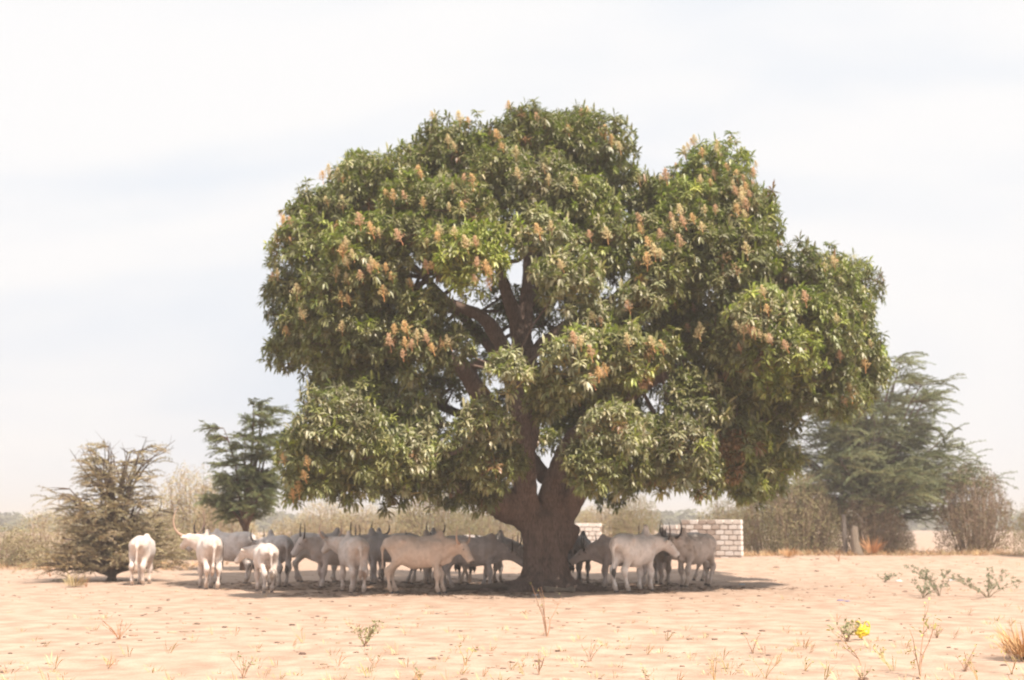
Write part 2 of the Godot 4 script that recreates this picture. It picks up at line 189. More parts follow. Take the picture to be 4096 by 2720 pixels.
func make_camera():
	var c := Camera3D.new()
	c.name = "camera"
	var lens := CameraAttributesPhysical.new()
	lens.frustum_focal_length = 43.2
	lens.frustum_focus_distance = 6.5
	lens.exposure_aperture = 3.4
	lens.frustum_far = 4000.0
	c.attributes = lens
	add_child(c)
	c.position = Vector3(0, 1.625, 0)
	c.rotation_degrees = Vector3(8.64, 0, 0)
	c.fov = 31.05
	c.near = 0.1
	c.far = 4000.0
	c.current = true

const SUN := Vector3(0.42, 1.0, 0.55)

func make_sky():
	var n := FastNoiseLite.new()
	n.seed = 14; n.frequency = 1.5; n.fractal_octaves = 5; n.fractal_gain = 0.5
	var wide := FastNoiseLite.new()
	wide.seed = 5; wide.frequency = 0.8; wide.fractal_octaves = 2
	var w := 1024
	var h := 512
	var im := Image.create(w, h, false, Image.FORMAT_RGBF)
	var sun := SUN.normalized()
	for j in h:
		var up := PI * (0.5 - (j + 0.5) / h)
		for i in w:
			var a := TAU * ((i + 0.5) / w - 0.5)
			var d := Vector3(sin(a) * cos(up), sin(up), -cos(a) * cos(up))
			var high := maxf(d.y, 0.0)
			# thin cloud lies in a flat sheet: streaks draw out sideways towards the horizon
			var q := Vector3(d.x, d.y * 3.2, d.z)
			var veil := 0.5 + 0.75 * n.get_noise_3dv(q * 1.1 + Vector3(0.3, wide.get_noise_3dv(q) * 0.9, 0.0)) + 0.3 * wide.get_noise_3dv(q * 1.3)
			veil += 0.22 * d.dot(sun) + 0.1
			veil = smoothstep(0.0, 1.0, veil)
			var blue := Color(0.475, 0.527, 0.597)
			var white := Color(0.632, 0.628, 0.63)
			var c := blue.lerp(white, veil)
			var dust := pow(1.0 - high, 7.0)
			c = c.lerp(Color(0.59, 0.578, 0.585), 0.55 * dust)
			im.set_pixel(i, j, c)
	var e := Environment.new()
	var m := PanoramaSkyMaterial.new()
	m.panorama = ImageTexture.create_from_image(im)
	var s := Sky.new()
	s.sky_material = m
	e.background_mode = Environment.BG_SKY
	e.sky = s
	e.tonemap_mode = Environment.TONE_MAPPER_LINEAR
	e.tonemap_exposure = 1.58
	e.fog_enabled = true
	e.fog_density = 0.0016
	e.fog_light_color = Color(1.0, 0.97, 0.95)
	e.sdfgi_enabled = true
	e.ssao_enabled = true
	e.ssil_enabled = true
	var we := WorldEnvironment.new()
	we.name = "world"
	we.environment = e
	add_child(we)

func make_sun():
	var l := DirectionalLight3D.new()
	l.name = "sun"
	l.light_color = Color(1.0, 0.95, 0.885)
	l.light_energy = 1.6
	l.light_angular_distance = 0.6
	l.shadow_enabled = true
	add_child(l)
	l.look_at_from_position(SUN * 50.0, Vector3.ZERO, Vector3.FORWARD)

# ---------------------------------------------------------------- helpers
class Buf:
	var v := PackedVector3Array()
	var n := PackedVector3Array()
	var c := PackedColorArray()
	var i := PackedInt32Array()
	func mesh(mat: Material) -> ArrayMesh:
		var a := []
		a.resize(Mesh.ARRAY_MAX)
		a[Mesh.ARRAY_VERTEX] = v
		a[Mesh.ARRAY_NORMAL] = n
		a[Mesh.ARRAY_COLOR] = c
		a[Mesh.ARRAY_INDEX] = i
		var m := ArrayMesh.new()
		m.add_surface_from_arrays(Mesh.PRIMITIVE_TRIANGLES, a)
		m.surface_set_material(0, mat)
		return m
	func vert(p: Vector3, q: Vector3, col: Color) -> int:
		v.append(p); n.append(q); c.append(col)
		return v.size() - 1
	func tri(a: int, b: int, d: int):
		# keep the winding in step with the normals
		if (v[b] - v[a]).cross(v[d] - v[a]).dot(n[a] + n[b] + n[d]) > 0.0:
			i.append(a); i.append(d); i.append(b)
		else:
			i.append(a); i.append(b); i.append(d)
	func quad(a: int, b: int, d: int, e: int):
		tri(a, b, d); tri(a, d, e)
	func tube(pts: Array, radii: Array, sides: int, col: Color, capped := true, rough := 0.0, rg: RandomNumberGenerator = null):
		var side := Vector3.ZERO
		var first := v.size()
		var rings := pts.size()
		for k in rings:
			var t: Vector3 = (pts[mini(k + 1, rings - 1)] - pts[maxi(k - 1, 0)])
			t = t.normalized() if t.length() > 1e-6 else Vector3.UP
			if k == 0:
				side = t.cross(Vector3.RIGHT if absf(t.x) < 0.8 else Vector3.UP).normalized()
			else:
				side = (side - t * side.dot(t)).normalized()
			var other := t.cross(side)
			for s in sides:
				var a := TAU * s / sides
				var d := side * cos(a) + other * sin(a)
				var r: float = radii[k]
				if rough > 0.0: r *= 1.0 + rough * rg.randf_range(-1, 1)
				vert(pts[k] + d * r, d, col)
		for k in rings - 1:
			for s in sides:
				var a := first + k * sides + s
				var b := first + k * sides + (s + 1) % sides
				quad(a, b, b + sides, a + sides)
		if capped:
			for e in [0, rings - 1]:
				var t: Vector3 = (pts[1] - pts[0]) * -1.0 if e == 0 else pts[rings - 1] - pts[rings - 2]
				t = t.normalized()
				var m := vert(pts[e], t, col)
				var ring := v.size()
				for s in sides: vert(v[first + e * sides + s], t, col)
				for s in sides:
					if e == 0: tri(m, ring + (s + 1) % sides, ring + s)
					else: tri(m, ring + s, ring + (s + 1) % sides)
	func leaf(base: Vector3, dir: Vector3, across: Vector3, length: float, width: float, droop: float, col: Color):
		# folded along the midrib, bending over under its own weight
		var p := base
		var d := dir
		var last := [vert(base, dir.cross(across).normalized(), col)]
		var widths := [0.75, 1.0, 0.0]
		for k in 3:
			p += d * length * [0.3, 0.36, 0.34][k]
			d = (d + Vector3.DOWN * droop).normalized()
			var up := across.cross(d).normalized()
			if k == 2:
				var tip := vert(p, up, col)
				tri(last[0], last[1], tip); tri(last[1], last[2], tip)
			else:
				var wd: float = width * 0.5 * widths[k]
				var l := vert(p - across * wd + up * wd * 0.35, (up + across * 0.35).normalized(), col)
				var m := vert(p, up, col)
				var r := vert(p + across * wd + up * wd * 0.35, (up - across * 0.35).normalized(), col)
				if k == 0:
					tri(last[0], l, m); tri(last[0], m, r)
				else:
					quad(last[0], l, m, last[1]); quad(last[1], m, r, last[2])
				last = [l, m, r]
	func flake(p: Vector3, d: Vector3, across: Vector3, length: float, width: float, col: Color):
		var up := across.cross(d).normalized()
		var a := vert(p, up, col)
		var b := vert(p + d * length * 0.5 - across * width * 0.5, up, col)
		var e := vert(p + d * length, up, col)
		var g := vert(p + d * length * 0.5 + across * width * 0.5, up, col)
		quad(a, b, e, g)

func numbered(called: String) -> String:
	var k: int = taken.get(called, 0)
	taken[called] = k + 1
	return called if k == 0 else "%s_%03d" % [called, k]

func tag(o: Node, label := "", category := "", group := "", kind := ""):
	if label: o.set_meta("label", label)
	if category: o.set_meta("category", category)
	if group: o.set_meta("group", group)
	if kind: o.set_meta("kind", kind)

func thing(called: String, label: String, category: String, at: Vector3, turn := 0.0, group := "") -> Node3D:
	var o := Node3D.new()
	o.name = numbered(called)
	add_child(o)
	o.position = at
	o.rotation.y = turn
	tag(o, label, category, group)
	return o

func part(called: String, mesh: Mesh, parent: Node, at := Vector3.ZERO) -> MeshInstance3D:
	var o := MeshInstance3D.new()
	o.name = called if parent != self else numbered(called)
	o.mesh = mesh
	o.position = at
	parent.add_child(o, true)
	return o

func many(called: String, mesh: Mesh, parent: Node, places: Array, colors: Array) -> MultiMeshInstance3D:
	var mm := MultiMesh.new()
	mm.transform_format = MultiMesh.TRANSFORM_3D
	mm.use_colors = true
	mm.mesh = mesh
	mm.instance_count = places.size()
	for k in places.size():
		mm.set_instance_transform(k, places[k])
		mm.set_instance_color(k, colors[k])
	var o := MultiMeshInstance3D.new()
	o.name = called if parent != self else numbered(called)
	o.multimesh = mm
	o.set_meta("kind", "stuff")
	parent.add_child(o, true)
	return o

func paint(albedo: Color, rough: float, tinted := true) -> StandardMaterial3D:
	var m := StandardMaterial3D.new()
	m.albedo_color = albedo.linear_to_srgb()
	m.roughness = rough
	m.vertex_color_use_as_albedo = tinted
	return m

func noise_tex(seed_: int, freq: float, stops: Array, size := 512, octaves := 4) -> NoiseTexture2D:
	var n := FastNoiseLite.new()
	n.seed = seed_; n.frequency = freq; n.fractal_octaves = octaves
	var t := NoiseTexture2D.new()
	t.width = size; t.height = size
	t.seamless = true
	t.noise = n
	var g := Gradient.new()
	var off := PackedFloat32Array()
	var col := PackedColorArray()
	for s in stops:
		off.append(s[0]); col.append(s[1].linear_to_srgb() if s[1] is Color else Color(s[1], s[1], s[1]))
	g.offsets = off; g.colors = col
	t.color_ramp = g
	return t

func vary(c: Color, by: float) -> Color:
	var k := 1.0 + rng.randf_range(-by, by)
	return Color(c.r * k * (1.0 + rng.randf_range(-by, by) * 0.25), c.g * k, c.b * k * (1.0 + rng.randf_range(-by, by) * 0.25))

func any_dir() -> Vector3:
	var y := rng.randf_range(-1, 1)
	var a := rng.randf_range(0, TAU)
	var r := sqrt(1.0 - y * y)
	return Vector3(r * cos(a), y, r * sin(a))

# Smooth union of tapered capsules, meshed as surface nets. A bone is [from, to, radius, radius, (flat axis, flatness)].
func nets(bones: Array, cell: float, k: float) -> Array:
	var lo := Vector3.ONE * 1e9
	var hi := Vector3.ONE * -1e9
	for b in bones:
		var r := maxf(b[2], b[3]) + cell * 2.5
		for e in [b[0], b[1]]:
			lo = lo.min(e - Vector3.ONE * r); hi = hi.max(e + Vector3.ONE * r)
	var nx := int((hi.x - lo.x) / cell) + 2
	var ny := int((hi.y - lo.y) / cell) + 2
	var nz := int((hi.z - lo.z) / cell) + 2
	var acc := PackedFloat32Array()
	acc.resize(nx * ny * nz)
	var margin := 3.5 / k
	for b in bones:
		var a: Vector3 = b[0]
		var ba: Vector3 = b[1] - a
		var l2 := maxf(ba.length_squared(), 1e-8)
		var ra: float = b[2]
		var rb: float = b[3]
		var flat: bool = b.size() > 4
		var axis: Vector3 = b[4] if flat else Vector3.ZERO
		var squash: float = 1.0 / b[5] - 1.0 if flat else 0.0
		var mid: Vector3 = a + ba * 0.5
		var r := maxf(ra, rb) + margin
		var p0: Vector3 = (a.min(b[1]) - Vector3.ONE * r - lo) / cell
		var p1: Vector3 = (a.max(b[1]) + Vector3.ONE * r - lo) / cell
		var x0 := maxi(0, int(p0.x)); var x1 := mini(nx - 1, int(p1.x) + 1)
		var y0 := maxi(0, int(p0.y)); var y1 := mini(ny - 1, int(p1.y) + 1)
		var z0 := maxi(0, int(p0.z)); var z1 := mini(nz - 1, int(p1.z) + 1)
		for x in range(x0, x1 + 1):
			for y in range(y0, y1 + 1):
				var at := (x * ny + y) * nz
				for z in range(z0, z1 + 1):
					var p := lo + Vector3(x, y, z) * cell
					if flat: p += axis * ((p - mid).dot(axis) * squash)
					var pa := p - a
					var h := clampf(pa.dot(ba) / l2, 0.0, 1.0)
					var d := (pa - ba * h).length() - (ra + (rb - ra) * h)
					if d < margin: acc[at + z] += exp(minf(-k * d, 14.0))
	var inside := PackedByteArray()
	inside.resize(acc.size())
	for q in acc.size():
		if acc[q] >= 1.0: inside[q] = 1
	var sx := ny * nz
	var off := [0, 1, nz, nz + 1, sx, sx + 1, sx + nz, sx + nz + 1]
	var edges := [[0, 1], [2, 3], [4, 5], [6, 7], [0, 2], [1, 3], [4, 6], [5, 7], [0, 4], [1, 5], [2, 6], [3, 7]]
	var vid := PackedInt32Array()
	vid.resize(acc.size())
	var verts := PackedVector3Array()
	for x in nx - 1:
		for y in ny - 1:
			var row := x * sx + y * nz
			for z in nz - 1:
				var q := row + z
				var s := inside[q] + inside[q + 1] + inside[q + nz] + inside[q + nz + 1] + inside[q + sx] + inside[q + sx + 1] + inside[q + sx + nz] + inside[q + sx + nz + 1]
				if s == 0 or s == 8: continue
				var sum := Vector3.ZERO
				var cnt := 0
				for e in edges:
					var ia: int = q + off[e[0]]
					var ib: int = q + off[e[1]]
					if inside[ia] == inside[ib]: continue
					var fa := -log(maxf(acc[ia], 0.02)) / k
					var fb := -log(maxf(acc[ib], 0.02)) / k
					var t := fa / (fa - fb)
					var ca := Vector3(e[0] >> 2, (e[0] >> 1) & 1, e[0] & 1)
					var cb := Vector3(e[1] >> 2, (e[1] >> 1) & 1, e[1] & 1)
					sum += ca.lerp(cb, t)
					cnt += 1
				vid[q] = verts.size()
				verts.append(lo + (Vector3(x, y, z) + sum / cnt) * cell)
	var idx := PackedInt32Array()
	for x in range(1, nx - 1):
		for y in range(1, ny - 1):
			var row := x * sx + y * nz
			for z in range(1, nz - 1):
				var q := row + z
				var here := inside[q]
				for ax in 3:
					var step: int = [sx, nz, 1][ax]
					if here == inside[q + step]: continue
					var u: int = [nz, 1, sx][ax]
					var w: int = [1, sx, nz][ax]
					var a := vid[q - u - w]; var b := vid[q - w]; var c := vid[q]; var d := vid[q - u]
					if here == 1: idx.append_array([a, c, b, a, d, c])
					else: idx.append_array([a, b, c, a, c, d])
	var norm := PackedVector3Array()
	norm.resize(verts.size())
	for t in range(0, idx.size(), 3):
		var f := (verts[idx[t + 2]] - verts[idx[t]]).cross(verts[idx[t + 1]] - verts[idx[t]])
		norm[idx[t]] += f; norm[idx[t + 1]] += f; norm[idx[t + 2]] += f
	for q in norm.size(): norm[q] = norm[q].normalized()
	return [verts, norm, idx]

# ---------------------------------------------------------------- ground
func ground_y(x: float, z: float) -> float:
	var rise := 0.45 * smoothstep(-5.0, 14.0, x) * smoothstep(36.0, 52.0, -z)
	var near := 1.0 - smoothstep(60.0, 160.0, Vector2(x, z).length())
	return rise + near * (0.05 * swell.get_noise_2d(x, z) + 0.014 * ripple.get_noise_2d(x, z))

func on_ground(x: float, z: float, sunk := 0.0) -> Vector3:
	return Vector3(x, ground_y(x, z) - sunk, z)

func lines(fine_from: float, fine_to: float, step: float, lo: float, hi: float) -> Array:
	var a := []
	var s := step
	var x := fine_from
	while x > lo:
		s *= 1.16; x -= s; a.push_front(x)
	x = fine_from
	while x < fine_to:
		a.append(x); x += step
	s = step
	a.append(x)
	while x < hi:
		s *= 1.16; x += s; a.append(x)
	return a

func make_ground():
	var m := paint(Color(1, 1, 1), 0.95, false)
	m.albedo_texture = noise_tex(4, 0.012, [[0.0, Color(0.315, 0.208, 0.148)], [0.40, Color(0.39, 0.270, 0.200)], [0.60, Color(0.435, 0.311, 0.236)], [1.0, Color(0.52, 0.388, 0.30)]], 1024, 6)
	m.uv1_triplanar = true
	m.uv1_world_triplanar = true
	m.uv1_scale = Vector3.ONE * 0.11
	m.detail_enabled = true
	m.detail_blend_mode = BaseMaterial3D.BLEND_MODE_MUL
	m.detail_uv_layer = BaseMaterial3D.DETAIL_UV_2
	m.uv2_triplanar = true
	m.uv2_world_triplanar = true
	m.uv2_scale = Vector3.ONE * 0.83
	m.detail_albedo = noise_tex(8, 0.03, [[0.0, Color(0.66, 0.61, 0.57)], [0.3, Color(0.92, 0.9, 0.88)], [0.45, Color(1, 1, 1)], [1.0, Color(1, 1, 1)]], 1024, 5)
	m.heightmap_enabled = true
	m.heightmap_texture = noise_tex(12, 0.05, [[0.0, 0.0], [1.0, 1.0]], 512, 4)
	m.heightmap_scale = 3.0
	var b := Buf.new()
	var xs := lines(-17.0, 17.0, 0.28, -1500.0, 1500.0)
	var zs := lines(-46.0, -9.0, 0.28, -3000.0, 60.0)
	for z in zs:
		for x in xs:
			var e := 0.1
			var y := ground_y(x, z)
			var nn := Vector3(y - ground_y(x + e, z), e, y - ground_y(x, z + e)).normalized()
			b.vert(Vector3(x, y, z), nn, Color.WHITE)
	var w := xs.size()
	for j in zs.size() - 1:
		for i in w - 1:
			var a := j * w + i
			b.quad(a, a + 1, a + w + 1, a + w)
	var o := part("ground", b.mesh(m), self)
	tag(o, "bare pinkish sand of the dry field under tree and cattle", "ground", "", "structure")

# ---------------------------------------------------------------- the mango tree
func bark(albedo: Color, seed_: int, scale := 1.2) -> StandardMaterial3D:
	var m := paint(Color(1, 1, 1), 0.9)
	m.albedo_texture = noise_tex(seed_, 0.02, [[0.0, albedo * 0.5], [0.4, albedo * 0.9], [0.6, albedo * 1.15], [1.0, albedo * 1.6]], 512, 5)
	m.uv1_triplanar = true
	m.uv1_scale = Vector3(scale * 2.2, scale * 0.4, scale * 2.2)
	m.heightmap_enabled = true
	m.heightmap_texture = noise_tex(seed_ + 1, 0.035, [[0.0, 0.0], [0.45, 0.55], [1.0, 1.0]], 512, 4)
	m.heightmap_scale = 8.0
	return m

func foliage_paint(albedo: Color, rough: float, glow: Color) -> StandardMaterial3D:
	var m := paint(albedo, rough)
	m.backlight_enabled = true
	m.backlight = glow
	m.cull_mode = BaseMaterial3D.CULL_DISABLED
	return m

# A twig tip with a rosette of long drooping leaves; tilt is how far the twig leans from upright.
func whorl(tilt: float, seed_: int, leaves: int, mat: Material) -> ArrayMesh:
	var r := RandomNumberGenerator.new()
	r.seed = seed_
	var b := Buf.new()
	var axis := Vector3(sin(tilt), cos(tilt), 0)
	var u := axis.cross(Vector3.BACK).normalized()
	var w := axis.cross(u)
	b.tube([axis * -0.34, axis * -0.12, axis * 0.03], [0.012, 0.009, 0.006], 3, Color(1.1, 0.8, 0.5), false)
	for k in leaves:
		var a := k * 2.4 + r.randf_range(-0.3, 0.3)
		var open := deg_to_rad(r.randf_range(38, 100))
		var d := axis * cos(open) + (u * cos(a) + w * sin(a)) * sin(open)
		var across := d.cross(Vector3.UP)
		across = across.normalized() if across.length() > 0.1 else u
		across = across.rotated(d, r.randf_range(-0.7, 0.7))
		var t := r.randf_range(0.72, 1.25)
		b.leaf(axis * -0.13 * r.randf(), d, across, r.randf_range(0.15, 0.29), r.randf_range(0.042, 0.058), r.randf_range(0.25, 0.6), Color(t * r.randf_range(0.94, 1.08), t, t * r.randf_range(0.85, 1.1)))
	return b.mesh(mat)

func panicle(seed_: int, mat: Material) -> ArrayMesh:
	var r := RandomNumberGenerator.new()
	r.seed = seed_
	var b := Buf.new()
	b.tube([Vector3(0, -0.12, 0), Vector3(0.01, 0.1, 0), Vector3(0, 0.3, 0.01)], [0.008, 0.007, 0.003], 3, Color(0.9, 0.6, 0.5), false)
	for k in 26:
		var h := pow(k / 26.0, 0.85)
		var a := k * 2.4
		var reach := (0.15 * (1.0 - h) + 0.02) * r.randf_range(0.7, 1.15)
		var d := Vector3(cos(a), r.randf_range(0.15, 0.6), sin(a)).normalized()
		var p := Vector3(0, h * 0.29, 0)
		b.tube([p, p + d * reach], [0.004, 0.002], 3, Color(0.8, 0.65, 0.55), false)
		for s in 5:
			var c := p + d * reach * (0.25 + 0.19 * s) + Vector3(r.randf_range(-1, 1), r.randf_range(-1, 1), r.randf_range(-1, 1)) * 0.02
			var z := r.randf_range(0.009, 0.017)
			var t := r.randf_range(0.75, 1.2)
			var col := Color(t, t * r.randf_range(0.9, 1.05), t)
			var f := b.v.size()
			for q in [Vector3.UP, Vector3.RIGHT, Vector3.BACK, Vector3.LEFT, Vector3.FORWARD, Vector3.DOWN]: b.vert(c + q * z, q, col)
			for q in 4:
				var n2 := f + 1 + (q + 1) % 4
				b.tri(f, f + 1 + q, n2); b.tri(f + 5, n2, f + 1 + q)
	return b.mesh(mat)

func make_mango():
	var t := thing("mango_tree", "huge round mango tree in blossom, its thick trunk forking low over the cattle", "tree", TREE_AT)
	var wood := bark(Color(0.255, 0.175, 0.145), 31)
	# trunk: smooth union low down, swept limbs above
	var bones := []
	for q in TRUNK_BONES:
		bones.append([Vector3(q[0], q[1], q[2]), Vector3(q[3], q[4], q[5]), q[6], q[7]])
	var got: Array = nets(bones, 0.055, 26.0)
	var b := Buf.new()
	b.v = got[0]; b.n = got[1]; b.i = got[2]
	var knots := FastNoiseLite.new()
	knots.seed = 77; knots.frequency = 1.6; knots.fractal_octaves = 4
	for k in b.v.size():
		var p := b.v[k]
		var lump := knots.get_noise_3d(p.x, p.y * 0.45, p.z)
		b.v[k] = p + b.n[k] * lump * 0.11
		var g := 0.9 + 0.5 * knots.get_noise_3d(p.x * 2.5 + 9.0, p.y * 0.9, p.z * 2.5)
		b.c.append(Color(g, g, g))
	part("trunk", b.mesh(wood), t)
	var limb_nodes := []
	for l in LIMBS:
		var lb := Buf.new()
		var pts := []
		var rad := []
		var curve := Curve3D.new()
		for k in l.size():
			var p := Vector3(l[k][0], l[k][1], l[k][2])
			var before := Vector3(l[maxi(k - 1, 0)][0], l[maxi(k - 1, 0)][1], l[maxi(k - 1, 0)][2])
			var after := Vector3(l[mini(k + 1, l.size() - 1)][0], l[mini(k + 1, l.size() - 1)][1], l[mini(k + 1, l.size() - 1)][2])
			var tan := (after - before) / 6.0
			curve.add_point(p, -tan, tan)
		for k in l.size() - 1:
			for s in 4:
				var f := s / 4.0
				var wob: Vector3 = any_dir() * l[k][3] * 0.10
				pts.append(curve.sample(k, f) + wob)
				rad.append(lerpf(l[k][3], l[k + 1][3], f) * rng.randf_range(0.92, 1.1))
		pts.append(Vector3(l[-1][0], l[-1][1], l[-1][2]))
		rad.append(l[-1][3])
		var g := rng.randf_range(0.85, 1.15)
		lb.tube(pts, rad, 12, Color(g, g, g), true, 0.06, rng)
		limb_nodes.append(part("limb", lb.mesh(wood), t))
	# a sawn-off limb with its pale end
	var stub := Buf.new()
	var s0 := Vector3(-0.48, 5.95, 0.1)
	stub.tube([s0, s0 + Vector3(0.06, 0.05, 0.5), s0 + Vector3(0.1, 0.08, 0.85)], [0.2, 0.18, 0.17], 12, Color(1.5, 1.4, 1.35), true, 0.06, rng)
	var st := part("sawn_stub", stub.mesh(wood), t)
	tag(st, "pale sawn-off limb stub")
	# boughs from the limbs to each clump of leaves
	var joints := []
	for li in LIMBS.size():
		var l: Array = LIMBS[li]
		for k in range(1, l.size()):
			joints.append([Vector3(l[k][0], l[k][1], l[k][2]), l[k][3], li])
			joints.append([Vector3(l[k][0] + l[k - 1][0], l[k][1] + l[k - 1][1], l[k][2] + l[k - 1][2]) * 0.5, (l[k][3] + l[k - 1][3]) * 0.5, li])
	for q in LOBES:
		var c := Vector3(q[0], q[1], q[2])
		var best: Vector3
		var least := 1e9
		var thick := 0.05
		var owner := 0
		for j in joints:
			var d: float = j[0].distance_to(c) + maxf(0.0, j[0].y - c.y) * 1.5
			if d < least:
				least = d; best = j[0]; thick = j[1]; owner = j[2]
		var bb := Buf.new()
		var mid := best.lerp(c, 0.5) + any_dir() * 0.2 + Vector3(0, -0.12 * least * 0.3, 0)
		var w := minf(thick * 0.6, 0.075)
		bb.tube([best, best.lerp(mid, 0.5), mid, mid.lerp(c, 0.5), c], [w, w * 0.85, w * 0.7, w * 0.5, w * 0.35], 6, Color(1, 1, 1), false)
		for k in 7:
			var d := any_dir()
			d.y = absf(d.y) * 0.8 - 0.1
			var e: Vector3 = c + d.normalized() * q[3] * 0.9
			bb.tube([c, c.lerp(e, 0.5) + any_dir() * 0.06, e], [w * 0.33, 0.016, 0.008], 4, Color(1.1, 0.95, 0.8), false)
		part("bough", bb.mesh(wood), limb_nodes[owner])
	# leaves
	var kinds := [Color(0.252, 0.240, 0.112), Color(0.275, 0.285, 0.095), Color(0.380, 0.350, 0.225), Color(0.365, 0.375, 0.105), Color(0.30, 0.17, 0.09)]
	var skin := foliage_paint(Color(1, 1, 1), 0.34, Color(0.66, 0.80, 0.34))
	var tilts := [0.15, 0.8, 1.45]
	var forms := []
	for a in 3:
		for s in 2: forms.append(whorl(tilts[a], 100 + a * 7 + s, 15, skin))
	var all := []
	var eye := (Vector3(0, 1.6, 0) - TREE_AT).normalized()
	for li in LOBES.size():
		var q: Array = LOBES[li]
		var c := Vector3(q[0], q[1], q[2])
		var r: float = q[3]
		var n := int((r * r * 215.0 + 20.0) * (1.0 if li < 107 else (1.0 if li < THIN_FROM else 0.45)))
		var own := rng.randf_range(0.74, 1.32)
		for k in n:
			var d := any_dir()
			if d.y < -0.25 and rng.randf() < 0.45: continue
			var f := rng.randf()
			var rr := r * (1.06 - 0.62 * f * f) * (1.0 + 0.20 * mottle.get_noise_3dv((c + d * 0.9) * 0.9))
			var p := c + Vector3(d.x * rr, d.y * rr * 0.92, d.z * rr)
			var lean := acos(clampf(d.y * 0.55 + 0.35 + rng.randf_range(-0.35, 0.35), -0.2, 0.999))
			var ti := 0 if lean < 0.5 else (1 if lean < 1.12 else 2)
			var yaw := atan2(-d.z, d.x) + rng.randf_range(-0.5, 0.5)
			var kind: int = q[4]
			if rng.randf() < 0.22: kind = [0, 2, 1, 3][rng.randi() % 4]
			if rng.randf() < 0.012: kind = 4
			all.append([p, ti * 2 + rng.randi() % 2, yaw, rng.randf_range(0.7, 1.25), kind, vary(kinds[kind] * own, 0.28), d.dot(eye) + p.z * 0.10])
	# stray shoots that break the outline
	for k in 700:
		var q: Array = LOBES[rng.randi() % 107]
		var d := any_dir()
		if d.y < -0.4: continue
		var p: Vector3 = Vector3(q[0], q[1], q[2]) + d * q[3] * rng.randf_range(1.08, 1.28)
		all.append([p, (0 if d.y > 0.5 else 2) + rng.randi() % 2, atan2(-d.z, d.x), rng.randf_range(0.8, 1.1), q[4], vary(kinds[q[4]], 0.3), -9.0])
	# withered brown sprays hanging low
	for k in 60:
		var hub: Vector3 = [Vector3(4.25, 3.55, 2.4), Vector3(4.4, 3.15, 2.5), Vector3(2.0, 5.25, 4.6)][k % 3]
		all.append([hub + any_dir() * Vector3(0.25, 0.45, 0.2), 4 + rng.randi() % 2, rng.randf_range(0, TAU), rng.randf_range(0.7, 1.0), 4, vary(kinds[4], 0.3), -9.0])
	all.sort_custom(func(x, y): return x[6] > y[6])
	var skins := []
	for k in kinds: skins.append(foliage_paint(k, 0.34, Color(0.66, 0.80, 0.34)))
	var places := []
	var colors := []
	for f in 6:
		places.append([]); colors.append([])
	for k in all.size():
		var e: Array = all[k]
		var x := Transform3D(Basis(Vector3.UP, e[2]).scaled(Vector3.ONE * e[3]), e[0])
		if k < 300:
			var o := part("leaf_whorl", forms[e[1]], t)
			o.transform = x
			o.material_override = skins[e[4]]
		else:
			places[e[1]].append(x); colors[e[1]].append(e[5])
	for f in 6: many("foliage", forms[f], t, places[f], colors[f])
	# blossom
	var tones := [paint(Color(0.76, 0.535, 0.25), 0.85), paint(Color(0.73, 0.62, 0.34), 0.85), paint(Color(0.68, 0.46, 0.28), 0.85)]
	var blooms := []
	for k in 3:
		blooms.append([])
		for s in 3: blooms[k].append(panicle(300 + k * 5 + s, tones[k]))
	for q in PANICLES:
		var o := part("flower_panicle", blooms[q[3]][rng.randi() % 3], t)
		var p := Vector3(q[0], q[1], q[2])
		o.transform = Transform3D(Basis(Vector3.UP, rng.randf_range(0, TAU)).rotated(Vector3(rng.randf_range(-1, 1), 0, 0.6).normalized(), rng.randf_range(0, 0.5)).scaled(Vector3.ONE * rng.randf_range(0.6, 1.15)), p)
	print("whorls ", all.size())

# ---------------------------------------------------------------- thorn trees and bushes
# A twig bearing two rows of small leaflets.
func spray(seed_: int, length: float, leaflets: int, size: float, mat: Material, twig: Color) -> ArrayMesh:
	var r := RandomNumberGenerator.new()
	r.seed = seed_
	var b := Buf.new()
	var pts := []
	for k in 5:
		var f := k / 4.0
		pts.append(Vector3(f * length, 0.10 * length * sin(f * 2.2) - 0.22 * length * f * f, r.randf_range(-0.03, 0.03) * length))
	b.tube(pts, [0.014, 0.011, 0.009, 0.006, 0.003], 3, twig, false)
	for k in leaflets:
		var f := r.randf_range(0.05, 1.0) * 4.0
		var i := mini(int(f), 3)
		var p: Vector3 = pts[i].lerp(pts[i + 1], f - i)
		var d := Vector3(r.randf_range(-0.2, 1), r.randf_range(-0.4, 0.7), r.randf_range(-1, 1)).normalized()
		var across := d.cross(Vector3(r.randf_range(-0.5, 0.5), 1, r.randf_range(-0.5, 0.5))).normalized()
		var t := r.randf_range(0.7, 1.3)
		b.flake(p + d * size * 0.3, d, across, size * r.randf_range(0.8, 1.5), size * r.randf_range(0.35, 0.6), Color(t, t * r.randf_range(0.93, 1.05), t * r.randf_range(0.85, 1.1)))
	return b.mesh(mat)

